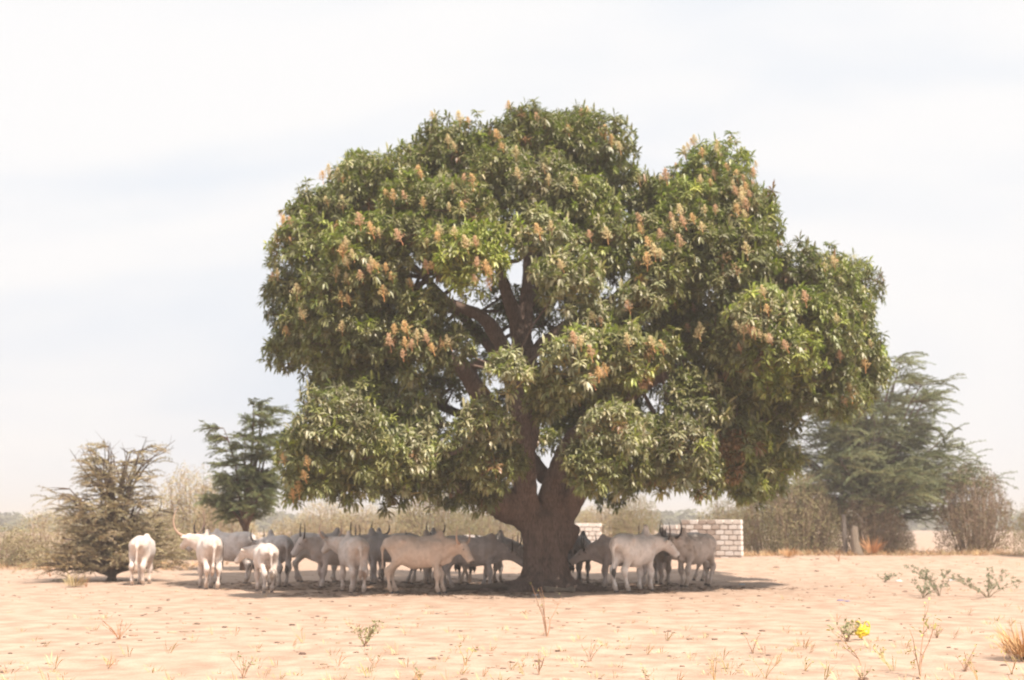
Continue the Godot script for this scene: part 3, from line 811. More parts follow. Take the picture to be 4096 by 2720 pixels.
# Limbs fan out from a short trunk; every limb and side branch carries sprays.
func thorn_tree(t: Node3D, height: float, spread: float, trunk_h: float, trunk_r: float, limbs: int, wood: Material, form: Array, tint: Color, bare: float, flat: float, low := 0.0, wild := 0.0, thick := 6.5):
	var tb := Buf.new()
	var pts := [Vector3(0, -0.25, 0)]
	var rad := [trunk_r * 1.25]
	for k in 5:
		pts.append(Vector3(rng.randf_range(-0.05, 0.05), trunk_h * (k + 1) / 5.0, rng.randf_range(-0.05, 0.05)))
		rad.append(trunk_r * (1.0 - 0.08 * k))
	tb.tube(pts, rad, 9, Color(1, 1, 1), true, 0.08, rng)
	var places := [[], [], []]
	var colors := [[], [], []]
	for k in limbs:
		var lb := Buf.new()
		var a := k * 2.4 + rng.randf_range(-0.4, 0.4)
		var f := (k + 0.5) / limbs
		var top := trunk_h + (height - trunk_h) * lerpf(0.15 - low, 1.0, f) * rng.randf_range(0.9, 1.0)
		var reach := spread * 0.5 * (1.0 - pow(absf(f - 0.38 + low * 0.2) / 0.75, 2.0) * 0.75) * rng.randf_range(0.75, 1.1)
		if f > 0.93: reach *= 0.4
		# an uneven crown: some limbs leave the regular outline
		if rng.randf() < wild:
			top = trunk_h + (height - trunk_h) * rng.randf_range(0.03, 0.95)
			reach = spread * 0.5 * rng.randf_range(0.35, 1.1) * sqrt(1.05 - pow(top / height, 3.0))
		var from := Vector3(0, trunk_h * rng.randf_range(0.6, 1.0), 0)
		var to := Vector3(cos(a) * reach, top, sin(a) * reach)
		var mid := from.lerp(to, 0.5) + Vector3(0, (top - from.y) * 0.18 + 0.1, 0) + any_dir() * 0.15
		var path := [from]
		for s in 6:
			var g := (s + 1) / 6.0
			path.append(from.lerp(mid, g).lerp(mid.lerp(to, g), g) + any_dir() * 0.05)
		var lr := []
		for s in 7: lr.append(trunk_r * 0.5 * (1.0 - s / 7.5))
		lb.tube(path, lr, 5, Color(1, 1, 1), false)
		for s in range(2, 7):
			for side in rng.randi_range(2, 4):
				var d := Vector3(cos(a) + rng.randf_range(-1.2, 1.2), rng.randf_range(-0.25, 0.55), sin(a) + rng.randf_range(-1.2, 1.2)).normalized()
				d.y *= flat
				var ln := reach * rng.randf_range(0.18, 0.42) + 0.25
				var tw := [path[s], path[s] + d * ln * 0.5 + any_dir() * 0.05, path[s] + d * ln + Vector3(0, -0.04, 0)]
				lb.tube(tw, [0.022, 0.015, 0.006], 3, Color(1, 1, 1), false)
				if rng.randf() < bare and f > 0.5: continue
				for q in int(thick * rng.randf_range(0.7, 1.3)):
					var g := rng.randf()
					var p: Vector3 = tw[0].lerp(tw[2], 0.2 + 0.8 * g)
					var yaw := atan2(-d.z, d.x) + rng.randf_range(-1.0, 1.0)
					var basis := Basis(Vector3.UP, yaw) * Basis(Vector3.BACK, rng.randf_range(-0.35, 0.55)) * Basis(Vector3.RIGHT, rng.randf_range(-0.6, 0.6))
					var v := rng.randi() % form.size()
					places[v].append(Transform3D(basis.scaled(Vector3.ONE * rng.randf_range(0.7, 1.25)), p))
					colors[v].append(vary(tint, 0.3))
		part("limb", lb.mesh(wood), t)
	part("trunk", tb.mesh(wood), t)
	for v in form.size():
		if places[v].size(): many("foliage", form[v], t, places[v], colors[v])

func make_thorn_trees():
	var wood := bark(Color(0.20, 0.14, 0.105), 41, 2.5)
	var red := bark(Color(0.22, 0.125, 0.085), 43, 2.5)
	var skin := foliage_paint(Color(1, 1, 1), 0.7, Color(0.35, 0.4, 0.15))
	var small := []
	for k in 3: small.append(spray(500 + k, 0.55, 46, 0.045, skin, Color(1.4, 0.95, 0.7)))
	var feather := []
	for k in 3: feather.append(spray(520 + k, 0.95, 110, 0.055, skin, Color(1.0, 0.75, 0.55)))
	var tufted := []
	for k in 3: tufted.append(spray(540 + k, 0.5, 70, 0.05, skin, Color(1.0, 0.75, 0.55)))
	# browsed thorn bush beside the first cow
	var t := thing("thorn_bush", "scraggy brown-green thorn bush with bare twigs on top, behind the lone cow", "bush", on_ground(-12.0, -37.4), 0.4)
	thorn_tree(t, 4.2, 3.0, 0.22, 0.15, 48, wood, small, Color(0.36, 0.295, 0.20), 0.5, 1.0, 0.16, 1.0, 4.0)
	var tw := Buf.new()
	for k in 16:
		var a := rng.randf_range(-0.9, 0.9)
		var p0 := Vector3(rng.randf_range(-0.4, 0.4), 2.4, rng.randf_range(-0.3, 0.3))
		var p1 := p0 + Vector3(sin(a) * 1.1, rng.randf_range(0.9, 1.5), rng.randf_range(-0.6, 0.6))
		var p2 := p1 + Vector3(sin(a) * 0.7 + rng.randf_range(-0.2, 0.2), rng.randf_range(0.2, 0.8), rng.randf_range(-0.3, 0.3))
		tw.tube([p0, p0.lerp(p1, 0.5) + any_dir() * 0.06, p1, p2], [0.03, 0.024, 0.017, 0.007], 3, Color(1.2, 1.1, 1.05), false)
		for s in 4:
			var q := p1.lerp(p2, rng.randf())
			tw.tube([q, q + Vector3(rng.randf_range(-0.35, 0.35), rng.randf_range(0.0, 0.4), rng.randf_range(-0.3, 0.3))], [0.007, 0.003], 3, Color(1.2, 1.1, 1.05), false)
	part("bare_twigs", tw.mesh(wood), t)
	# acacia between the bushes
	t = thing("acacia_tree", "small dark green acacia with tiered branches and a reddish trunk behind the herd", "tree", on_ground(-10.0, -46.5), 1.1)
	thorn_tree(t, 6.5, 3.1, 1.8, 0.13, 22, red, tufted, Color(0.185, 0.215, 0.10), 0.0, 0.22, 0.0, 0.8, 7.0)
	# large feathery acacia half hidden by the mango
	t = thing("acacia_tree", "tall feathery grey-green acacia rising beyond the mango's far edge", "tree", on_ground(16.2, -56.0), 2.0)
	thorn_tree(t, 9.0, 7.6, 1.7, 0.22, 58, wood, feather, Color(0.22, 0.25, 0.135), 0.0, 0.45, 0.12, 0.7)

func bush_form(seed_: int, stems: int, upright: float, leafy: int, twig: StandardMaterial3D, skin: Material, palette: Array) -> Array:
	# unit bush: 1 m tall, 1 m wide
	rng.seed = seed_
	var b := Buf.new()
	var l := Buf.new()
	for k in stems:
		var a := rng.randf_range(0, TAU)
		var out := sqrt(rng.randf()) * 0.5
		var foot := Vector3(cos(a), 0, sin(a)) * out * 0.45
		foot.y = -0.06
		var top := sqrt(maxf(0.05, 1.0 - pow(out / 0.52, 2.0) * (1.0 - upright))) * rng.randf_range(0.75, 1.03)
		var tip := Vector3(cos(a) * out, top, sin(a) * out)
		var mid := foot.lerp(tip, 0.5) + Vector3(cos(a), 0, sin(a)) * 0.06 * rng.randf_range(-1, 1.5)
		var g := rng.randf_range(0.7, 1.3)
		b.tube([foot, foot.lerp(mid, 0.6), mid, mid.lerp(tip, 0.6), tip], [0.008, 0.007, 0.006, 0.004, 0.002], 3, Color(g, g, g), false)
		for s in 5:
			var p := mid.lerp(tip, rng.randf())
			var e := p + (any_dir() + Vector3(0, 0.7, 0)) * 0.11
			b.tube([p, e], [0.0035, 0.0015], 3, Color(g, g, g), false)
	for k in leafy:
		var a := rng.randf_range(0, TAU)
		var out := sqrt(rng.randf()) * 0.53
		var roof := sqrt(maxf(0.03, 1.0 - pow(out / 0.54, 2.0) * (1.0 - upright * 0.6)))
		var p := Vector3(cos(a) * out, 0, sin(a) * out)
		var y := rng.randf()
		p.y = roof * (1.0 - 0.97 * pow(y, 1.25)) + rng.randf_range(-0.03, 0.03)
		var clump := mottle.get_noise_3dv(p * 2.4 + Vector3(seed_, 0, 0))
		if clump < -0.12 and rng.randf() < 0.75: continue
		p += (p + Vector3(0, 0.1, 0)) * clump * 0.22
		if p.y < 0.02: continue
		var d := (any_dir() + Vector3(cos(a) * 0.5, 0.9, sin(a) * 0.5)).normalized()
		var across := d.cross(any_dir()).normalized()
		l.flake(p, d, across, rng.randf_range(0.013, 0.034), rng.randf_range(0.006, 0.013), vary(palette[rng.randi() % palette.size()], 0.16))
	return [b.mesh(twig), l.mesh(skin)]

func make_bushes():
	var twig := paint(Color(0.36, 0.26, 0.19), 0.95)
	var skin := foliage_paint(Color(1, 1, 1), 0.85, Color(0.3, 0.3, 0.15))
	var straw := [Color(0.50, 0.39, 0.23), Color(0.43, 0.34, 0.22), Color(0.40, 0.35, 0.18), Color(0.46, 0.35, 0.24), Color(0.32, 0.30, 0.155)]
	var olive := [Color(0.27, 0.255, 0.12), Color(0.33, 0.27, 0.15), Color(0.22, 0.225, 0.10), Color(0.31, 0.24, 0.145), Color(0.36, 0.30, 0.17)]
	var brown := [Color(0.28, 0.19, 0.125), Color(0.23, 0.165, 0.105), Color(0.24, 0.22, 0.105), Color(0.19, 0.14, 0.085)]
	var forms := [bush_form(71, 60, 0.1, 20000, twig, skin, straw), bush_form(72, 60, 0.15, 20000, twig, skin, straw), bush_form(73, 60, 0.12, 20000, twig, skin, olive), bush_form(74, 120, 0.3, 20000, twig, skin, brown), bush_form(75, 70, 0.2, 20000, twig, skin, olive)]
	rng.seed = 8812
	for q in BUSHES:
		var t := thing("dry_bush", q[5], "bush", on_ground(q[0], q[1], 0.02), rng.randf_range(0, TAU), "dry bushes behind the herd")
		var grown := rng.randf_range(0.78, 1.15)
		t.scale = Vector3(q[3] * 0.92, q[2] * grown, q[3] * 0.92)
		part("stems", forms[q[4]][0], t)
		part("foliage", forms[q[4]][1], t).set_meta("kind", "stuff")

const BUSHES := [
	[-20.9, -50.6, 2.1, 3.6, 2, "olive bush cut by the picture edge, beside the scraggy thorn bush"],
	[-19.0, -51.2, 2.7, 3.8, 0, "straw-coloured rounded bush next to the scraggy thorn bush"],
	[-17.4, -54.0, 2.5, 3.4, 2, "dull olive bush directly behind the scraggy thorn bush"],
	[-15.9, -61.0, 4.4, 4.2, 1, "tall pale bush peeking between thorn bush and small acacia"],
	[-14.0, -60.0, 3.3, 3.6, 0, "straw-coloured bush just behind the small acacia's trunk"],
	[-15.6, -54.0, 2.3, 2.9, 4, "low greenish bush behind the two white cows near the thorn bush"],
	[-11.6, -65.2, 2.6, 3.4, 1, "pale bush beyond the small acacia, above the black-tailed grey cow"],
	[-10.0, -66.0, 2.8, 3.6, 0, "straw bush in the far row, second beyond the small acacia"],
	[-8.2, -67.0, 2.6, 3.6, 1, "straw bush in the far row, third beyond the small acacia"],
	[-6.3, -67.0, 2.8, 3.6, 0, "straw bush in the far row above the tan cow's rump"],
	[-4.3, -67.5, 3.8, 4.2, 4, "tallest greenish bush of the far row, above the tan cow's head"],
	[-2.2, -66.1, 2.5, 3.0, 2, "low rounded bush above the dark cow beside the trunk"],
	[-0.7, -64.8, 2.8, 3.2, 4, "olive-brown bush showing just beside the mango trunk"],
	[5.1, -65.2, 3.0, 3.6, 1, "pale bush behind the small block wall by the trunk"],
	[6.5, -64.4, 2.7, 2.8, 2, "olive bush at the edge of the sky gap by the block wall"],
	[3.6, -68.5, 3.0, 3.0, 0, "straw bush between the mango trunk and the small block wall"],
	[10.0, -57.7, 2.9, 3.4, 2, "olive bush standing directly behind the large block wall"],
	[11.4, -55.4, 3.0, 3.2, 4, "dense bush just past the large block wall's near end"],
	[12.5, -53.6, 3.3, 3.4, 4, "brown twiggy bush between the block wall and the grey post"],
	[13.3, -54.6, 2.9, 2.8, 3, "brown twiggy bush right behind the grey post"],
	[15.6, -54.0, 2.7, 3.2, 3, "reddish twiggy bush under the feathery acacia"],
	[17.0, -55.4, 1.8, 2.0, 2, "pale olive bush under the feathery acacia's drooping tips"],
	[20.0, -53.6, 3.4, 3.3, 3, "upright twiggy brown bush standing alone on the sand"],
	[21.3, -49.5, 2.8, 2.4, 4, "greenish bush cut by the picture edge beside the lone twiggy bush"]]

func make_far_wood():
	var skin := paint(Color(0.16, 0.155, 0.085), 0.95)
	rng.seed = 61
	var b := Buf.new()
	for k in 420:
		var d := any_dir()
		d.y = absf(d.y)
		var p := Vector3(d.x * 0.5, d.y * rng.randf_range(0.6, 1.0), d.z * 0.5)
		b.flake(p, any_dir(), any_dir().cross(d).normalized(), 0.22, 0.14, Color.WHITE * rng.randf_range(0.7, 1.3))
	var m := b.mesh(skin)
	var places := []
	var colors := []
	for k in 420:
		var x := rng.randf_range(-190, 190)
		var z := -330.0 - rng.randf_range(0, 60)
		var s := rng.randf_range(3.0, 6.0)
		places.append(Transform3D(Basis(Vector3.UP, rng.randf_range(0, TAU)).scaled(Vector3(s * 1.7, s, s * 1.7)), Vector3(x, ground_y(x, z) - 0.2, z)))
		colors.append(vary(Color(1, 1, 1), 0.25))
	var o := many("distant_treeline", m, self, places, colors)
	tag(o, "low hazy line of far-off scrub on the horizon", "treeline")

# ---------------------------------------------------------------- cattle
# The body is built facing +Z and turned afterwards. neck / head: yaw and pitch in degrees (yaw positive towards the animal's left).
func aim(yaw: float, pitch: float) -> Vector3:
	var a := deg_to_rad(yaw)
	var p := deg_to_rad(pitch)
	return Vector3(sin(a) * cos(p), sin(p), cos(a) * cos(p))

func make_cow(q: Dictionary):
	var r := RandomNumberGenerator.new()
	r.seed = q.seed
	var X := Vector3.RIGHT
	var fat: float = q.get("fat", 1.05)
	var bull: float = q.get("hump", 1.0)
	var bones := [
		[Vector3(0, 1.10, -0.62), Vector3(0, 1.06, -0.28), 0.20, 0.24, X, 0.98],
		[Vector3(0, 0.93, -0.34), Vector3(0, 0.93, 0.18), 0.285 * fat, 0.30 * fat, X, 0.92],
		[Vector3(0, 0.80, -0.16), Vector3(0, 0.83, 0.12), 0.235 * fat, 0.235 * fat, X, 0.98],
		[Vector3(0, 0.97, 0.16), Vector3(0, 0.96, 0.47), 0.275, 0.225, X, 0.78],
		[Vector3(0, 1.24, -0.58), Vector3(0, 1.19, -0.1), 0.055, 0.05],
		[Vector3(0, 1.19, -0.1), Vector3(0, 1.24, 0.36), 0.05, 0.08],
		[Vector3(0, 1.23, 0.38), Vector3(0, 1.23 + 0.15 * bull, 0.41), 0.11, 0.075, X, 0.78],
		[Vector3(0, 1.17, -0.62), Vector3(0, 1.16, -0.82), 0.07, 0.045]]
	for s in [-1.0, 1.0]:
		bones.append([Vector3(0.06 * s, 1.21, -0.44), Vector3(0.205 * s, 1.17, -0.42), 0.05, 0.045])
		bones.append([Vector3(0.07 * s, 1.14, -0.74), Vector3(0.10 * s, 1.08, -0.80), 0.06, 0.045])
		bones.append([Vector3(0.13 * s, 1.04, -0.62), Vector3(0.155 * s, 0.80, -0.52), 0.165, 0.12, X, 0.8])
		bones.append([Vector3(0.14 * s, 1.06, 0.36), Vector3(0.145 * s, 0.80, 0.34), 0.145, 0.10, X, 0.7])
	# legs
	var feet := []
	for k in 4:
		var s := -1.0 if k % 2 == 0 else 1.0
		var step: float = q.steps[k]
		var hoof: Vector3
		if k < 2:
			var elbow := Vector3(0.145 * s, 0.80, 0.32)
			var knee := Vector3(0.13 * s, 0.43, 0.36 + step * 0.5)
			var fet := Vector3(0.12 * s, 0.13, 0.35 + step)
			hoof = Vector3(0.12 * s, 0.045, 0.39 + step)
			bones.append([elbow, knee, 0.085, 0.050])
			bones.append([knee + Vector3(0, 0.02, 0.01), knee - Vector3(0, 0.04, 0), 0.052, 0.048])
			bones.append([knee, fet, 0.041, 0.031])
			bones.append([fet, hoof, 0.040, 0.042])
		else:
			var stifle := Vector3(0.165 * s, 0.82, -0.47)
			var hock := Vector3(0.135 * s, 0.50, -0.73 + step * 0.5)
			var fet := Vector3(0.12 * s, 0.14, -0.66 + step)
			hoof = Vector3(0.12 * s, 0.045, -0.61 + step)
			bones.append([stifle, hock, 0.105, 0.052])
			bones.append([hock + Vector3(0, 0.03, -0.015), hock - Vector3(0, 0.05, 0), 0.050, 0.044])
			bones.append([hock, fet, 0.042, 0.032])
			bones.append([fet, hoof, 0.041, 0.043])
		feet.append(hoof)
	# neck, dewlap and head
	var nd := aim(q.neck[0], q.neck[1])
	var hd := aim(q.head[0], q.head[1])
	var base := Vector3(0, 1.05, 0.44)
	var poll := base + nd * 0.50
	var side := Vector3.UP.cross(hd).normalized()      # the animal's left
	var crown := hd.cross(side).normalized()
	var nside := Vector3.UP.cross(nd).normalized()
	bones.append([base, base.lerp(poll, 0.55), 0.20, 0.155, nside, 0.68])
	bones.append([base.lerp(poll, 0.5), poll - crown * 0.03, 0.155, 0.11, nside, 0.75])
	bones.append([Vector3(0, 1.22, 0.42), poll, 0.07, 0.06])
	var throat := poll - crown * 0.14 + hd * 0.04
	bones.append([Vector3(0, 0.70, 0.46), Vector3(0, 0.78, 0.60), 0.085, 0.075, X, 0.55])
	bones.append([Vector3(0, 0.78, 0.60), (base + throat) * 0.5 - Vector3(0, 0.12, 0), 0.085, 0.07, X, 0.42])
	bones.append([(base + throat) * 0.5 - Vector3(0, 0.12, 0), throat, 0.07, 0.045, nside, 0.42])
	bones.append([poll + hd * 0.02, poll + hd * 0.24 - crown * 0.01, 0.098, 0.074, side, 0.86])
	bones.append([poll + hd * 0.22 - crown * 0.01, poll + hd * 0.39 - crown * 0.02, 0.068, 0.060, side, 0.9])
	bones.append([poll + hd * 0.08 - crown * 0.085, poll + hd * 0.36 - crown * 0.06, 0.062, 0.040, side, 0.85])
	bones.append([poll + hd * 0.39 - crown * 0.02 - side * 0.015, poll + hd * 0.41 - crown * 0.03 + side * 0.015, 0.058, 0.058])
	for s in [-1.0, 1.0]:
		bones.append([poll + side * s * 0.075 + crown * 0.02 - hd * 0.01, poll + side * s * 0.16 + crown * 0.01 - hd * 0.04, 0.024, 0.036, hd, 0.5])
		bones.append([poll + side * s * 0.16 + crown * 0.01 - hd * 0.04, poll + side * s * 0.27 - crown * 0.02 - hd * 0.06, 0.036, 0.014, hd, 0.5])
		bones.append([poll + side * s * 0.075 + hd * 0.10 + crown * 0.045, poll + side * s * 0.07 + hd * 0.14 + crown * 0.035, 0.026, 0.024])
	# tail
	var swing: float = q.get("swing", 0.0)
	bones.append([Vector3(0, 1.17, -0.81), Vector3(swing * 0.1, 1.02, -0.90), 0.040, 0.030])
	bones.append([Vector3(swing * 0.1, 1.02, -0.90), Vector3(swing * 0.5, 0.58, -0.89), 0.030, 0.021])
	var tuft0 := Vector3(swing * 0.5, 0.58, -0.89)
	var tuft1 := Vector3(swing * 0.8, 0.30, -0.88)
	bones.append([tuft0, tuft0.lerp(tuft1, 0.5), 0.022, 0.033])
	bones.append([tuft0.lerp(tuft1, 0.5), tuft1, 0.033, 0.012])
	if q.get("udder", false):
		bones.append([Vector3(0, 0.68, -0.42), Vector3(0, 0.64, -0.34), 0.10, 0.08])
	elif bull > 1.1:
		bones.append([Vector3(0, 0.66, -0.02), Vector3(0, 0.58, 0.04), 0.06, 0.03])
	var got: Array = nets(bones, 0.026, 34.0)
	var b := Buf.new()
	b.v = got[0]; b.n = got[1]; b.i = got[2]
	var muzzle := poll + hd * 0.43 - crown * 0.03
	var coat: Color = q.coat
	var dark: Color = q.dark
	var shift := Vector3(r.randf_range(-30, 30), 0, r.randf_range(-30, 30))
	for k in b.v.size():
		var p := b.v[k]
		var m := mottle.get_noise_3dv(p * 1.1 + shift)
		var fine := mottle.get_noise_3dv(p * 5.0 + shift)
		# dark hair lies in patches over neck, shoulder and hump; the muzzle and the switch of the tail are black
		var patch := smoothstep(0.02, 0.20, m + fine * 0.25 + q.get("patch", -0.25) + (0.22 if p.z > 0.22 and p.y > 0.75 else 0.0))
		var c := coat.lerp(dark, patch) * (1.0 + 0.26 * m + 0.16 * fine)
		# dried mud on flanks and legs
		c = c.lerp(Color(0.40, 0.29, 0.21), 0.32 * smoothstep(0.05, 0.40, mottle.get_noise_3dv(p * 1.3 - shift) + (0.08 if p.y < 0.75 else 0.0)))
		if p.distance_to(muzzle) < 0.075 + fine * 0.02: c = Color(0.09, 0.075, 0.07)
		if p.distance_to(tuft1.lerp(tuft0, 0.3)) < 0.17 + fine * 0.05: c = q.get("switch", Color(0.07, 0.06, 0.055))
		if p.y < 0.16 + fine * 0.1: c = c.lerp(Color(0.42, 0.31, 0.23), 0.55)
		b.c.append(c)
	var t := thing("zebu_cow", q.label, "cow", on_ground(q.at[0], q.at[1], 0.012), PI - deg_to_rad(q.heading), "zebu cattle in the mango's shade")
	t.scale = Vector3.ONE * q.size * 1.06
	var hide := paint(Color(1, 1, 1), 0.72)
	hide.rim_enabled = true
	hide.rim = 0.25
	part("body", b.mesh(hide), t)
	# hooves
	for f in feet:
		var hb := Buf.new()
		var ring0 := []
		for k in 10:
			var a := TAU * k / 10
			var cleft := 0.88 if absf(sin(a) - 1.0) < 0.2 else 1.0
			ring0.append(Vector3(cos(a) * 0.052, 0, sin(a) * 0.060 * cleft + 0.008))
		var lo := []
		var hi := []
		for p in ring0:
			lo.append(hb.vert(f + Vector3(p.x, -0.045, p.z), Vector3(p.x, 0.01, p.z).normalized(), Color.WHITE))
			hi.append(hb.vert(f + Vector3(p.x * 0.80, 0.022, p.z * 0.76 - 0.008), Vector3(p.x, 0.02, p.z).normalized(), Color.WHITE))
		for k in 10: hb.quad(lo[k], lo[(k + 1) % 10], hi[(k + 1) % 10], hi[k])
		part("hoof", hb.mesh(horn_black), t)
	# horns: out, forward and up in a lyre
	if q.horn > 0.0:
		for s in [-1.0, 1.0]:
			var pts := []
			var rad := []
			var L: float = q.horn
			for k in 11:
				var f := k / 10.0
				var out := 0.065 + L * (0.95 * f - 0.62 * f * f * f)
				var rise := L * (0.12 * f + 1.05 * f * f - 0.18 * f * f * f)
				var fore := L * (0.10 * sin(f * 3.0) + 0.12 * f)
				pts.append(poll + side * s * out + Vector3.UP * (rise + 0.035) + hd * (fore * 0.6 - 0.01))
				rad.append(0.042 * (1.0 - f * 0.86))
			var hb := Buf.new()
			hb.tube(pts, rad, 8, Color.WHITE)
			part("horn", hb.mesh(horn_black if q.get("black_horn", true) else horn_tan), t)
	for s in [-1.0, 1.0]:
		var eb := SphereMesh.new()
		eb.radius = 0.019; eb.height = 0.038
		eb.radial_segments = 12; eb.rings = 6
		eb.material = eye_black
		part("eye", eb, t, poll + side * s * 0.092 + hd * 0.125 + crown * 0.036)

var horn_black: StandardMaterial3D
var horn_tan: StandardMaterial3D
var eye_black: StandardMaterial3D

func make_cattle():
	horn_black = paint(Color(0.075, 0.06, 0.055), 0.5)
	horn_tan = paint(Color(0.50, 0.34, 0.26), 0.5)
	eye_black = paint(Color(0.02, 0.015, 0.012), 0.2)
	var white := Color(0.66, 0.575, 0.53)
	var cream := Color(0.57, 0.47, 0.41)
	var grey := Color(0.499, 0.434, 0.410)
	var slate := Color(0.374, 0.332, 0.322)
	var tan := Color(0.627, 0.501, 0.418)
	var stand := [0.02, -0.08, 0.10, -0.06]
	var wide := [-0.06, 0.08, -0.10, 0.12]
	var herd := [
		{"at": [-10.35, -34.85], "heading": -6.0, "size": 0.98, "coat": white, "dark": cream, "neck": [14, -25], "head": [10, -60], "horn": 0.3, "hump": 0.35, "switch": Color(0.40, 0.30, 0.24), "steps": stand, "udder": true, "label": "white zebu cow seen from behind, standing apart beside the thorn bush"},
		{"at": [-7.95, -32.6], "heading": -22.0, "size": 1.0, "coat": white, "dark": cream, "neck": [60, 22], "head": [18, -28], "switch": Color(0.36, 0.25, 0.19), "horn": 0.78, "black_horn": false, "steps": wide, "swing": 0.05, "label": "white zebu with a long curved tan horn and sunlit back, second from the thorn bush"},
		{"at": [-8.2, -35.9], "heading": -62.0, "size": 1.06, "coat": Color(0.605, 0.533, 0.501), "dark": grey, "neck": [6, 12], "head": [14, -38], "horn": 0.45, "steps": stand, "hump": 0.6, "label": "pale grey zebu standing side-on behind the white one with the tan horn"},
		{"at": [-6.2, -31.15], "heading": -22.0, "size": 0.86, "coat": white, "dark": cream, "neck": [52, 4], "head": [40, -40], "switch": Color(0.42, 0.31, 0.24), "horn": 0.0, "steps": stand, "hump": 0.5, "fat": 0.96, "swing": -0.05, "label": "small hornless white zebu with its rump towards the open sand"},
		{"at": [-6.5, -34.1], "heading": -30.0, "size": 1.0, "coat": Color(0.486, 0.437, 0.423), "dark": slate, "neck": [20, 4], "head": [26, -40], "horn": 0.4, "steps": stand, "patch": 0.0, "label": "dark grey zebu seen from behind with a black tail"},
		{"at": [-4.75, -33.25], "heading": -134.0, "size": 1.0, "coat": Color(0.570, 0.487, 0.458), "dark": grey, "neck": [-8, 16], "head": [-22, -52], "horn": 0.44, "steps": wide, "hump": 0.8, "label": "grey-brown zebu with a pale face looking out beside the black-tailed cow"},
		{"at": [-4.0, -31.1], "heading": -20.0, "size": 1.0, "coat": white, "dark": cream, "neck": [48, 16], "head": [14, -30], "switch": Color(0.40, 0.29, 0.23), "horn": 0.5, "black_horn": false, "steps": wide, "udder": true, "label": "white zebu turned away with a brightly sunlit rump, next to the tan one"},
		{"at": [-3.55, -35.3], "heading": -90.0, "size": 1.03, "coat": Color(0.477, 0.428, 0.420), "dark": slate, "neck": [0, 8], "head": [6, -38], "horn": 0.45, "steps": stand, "patch": 0.1, "label": "dark slate-grey zebu between the sunlit white rump and the tan cow"},
		{"at": [-4.1, -37.9], "heading": 170.0, "size": 1.04, "coat": grey, "dark": slate, "neck": [0, 18], "head": [4, -50], "horn": 0.4, "steps": stand, "patch": 0.0, "label": "zebu hidden behind the slate-grey one, only its upright horns showing"},
		{"at": [-2.2, -30.3], "heading": 94.0, "size": 1.02, "coat": tan, "dark": Color(0.53, 0.41, 0.335), "neck": [-12, 2], "head": [-30, -50], "horn": 0.42, "black_horn": false, "steps": [0.02, 0.12, -0.04, 0.03], "fat": 1.07, "hump": 0.7, "patch": -0.18, "label": "pot-bellied tan zebu standing side-on in front of the herd"},
		{"at": [-0.98, -32.5], "heading": 86.0, "size": 1.0, "coat": Color(0.509, 0.453, 0.437), "dark": slate, "neck": [0, -18], "head": [-4, -38], "horn": 0.36, "steps": [0.03, -0.12, 0.10, -0.05], "patch": 0.05, "hump": 0.5, "label": "dark grey zebu with lowered head, nosing towards the mango trunk"},
		{"at": [-0.75, -36.4], "heading": 70.0, "size": 1.0, "coat": Color(0.493, 0.444, 0.428), "dark": slate, "neck": [-6, -8], "head": [-10, -48], "horn": 0.4, "steps": stand, "patch": -0.05, "label": "grey zebu half hidden behind the dark one beside the trunk"},
		{"at": [-2.4, -37.3], "heading": 172.0, "size": 1.04, "coat": grey, "dark": slate, "neck": [2, 20], "head": [0, -50], "horn": 0.4, "steps": stand, "patch": 0.0, "label": "zebu behind the tan one, its dark upright horns above its back"},
		{"at": [2.0, -36.4], "heading": 16.0, "size": 1.0, "coat": Color(0.279, 0.263, 0.273), "dark": Color(0.11, 0.10, 0.105), "neck": [0, -10], "head": [0, -50], "horn": 0.4, "steps": stand, "patch": 0.0, "label": "blackish zebu showing its rump just past the mango trunk"},
		{"at": [2.85, -33.4], "heading": -106.0, "size": 0.98, "coat": Color(0.570, 0.487, 0.463), "dark": grey, "neck": [-4, -16], "head": [-14, -34], "horn": 0.5, "steps": wide, "hump": 0.5, "label": "grey-brown zebu facing the trunk with lowered head and hanging dewlap"},
		{"at": [3.12, -31.2], "heading": 40.0, "size": 1.04, "coat": Color(0.820, 0.759, 0.721), "dark": white, "neck": [-26, 6], "head": [-38, -44], "horn": 0.45, "steps": [0.04, -0.06, 0.12, -0.02], "hump": 1.35, "patch": -0.35, "label": "bright white humped zebu bull at the sunny edge of the shade"},
		{"at": [4.25, -35.7], "heading": 168.0, "size": 1.0, "coat": Color(0.362, 0.322, 0.305), "dark": slate, "neck": [8, 4], "head": [14, -50], "horn": 0.45, "steps": stand, "patch": 0.0, "label": "dark zebu wedged between the white bull and the beige one"},
		{"at": [4.95, -34.0], "heading": -136.0, "size": 1.03, "coat": Color(0.606, 0.517, 0.463), "dark": Color(0.34, 0.28, 0.245), "neck": [4, 14], "head": [12, -46], "horn": 0.5, "steps": wide, "hump": 1.15, "label": "beige-grey zebu facing out at the far end of the herd beside the block wall"},
		{"at": [4.95, -37.4], "heading": -98.0, "size": 1.04, "coat": white, "dark": cream, "neck": [0, 0], "head": [0, -40], "horn": 0.5, "steps": stand, "switch": Color(0.5, 0.42, 0.36), "swing": 0.1, "label": "white zebu behind the beige one, its sunlit rump showing above"}]
	herd.append({"at": [-5.6, -36.6], "heading": 96.0, "size": 1.04, "coat": Color(0.500, 0.440, 0.410), "dark": grey, "neck": [0, 6], "head": [0, -42], "horn": 0.42, "steps": stand, "label": "pale grey zebu seen through the gap behind the black-tailed cow"})
	herd.append({"at": [-2.0, -35.2], "heading": -88.0, "size": 1.0, "coat": cream, "dark": grey, "neck": [6, -4], "head": [10, -44], "horn": 0.4, "steps": wide, "label": "cream zebu standing hidden between the tan and the slate-grey cows"})
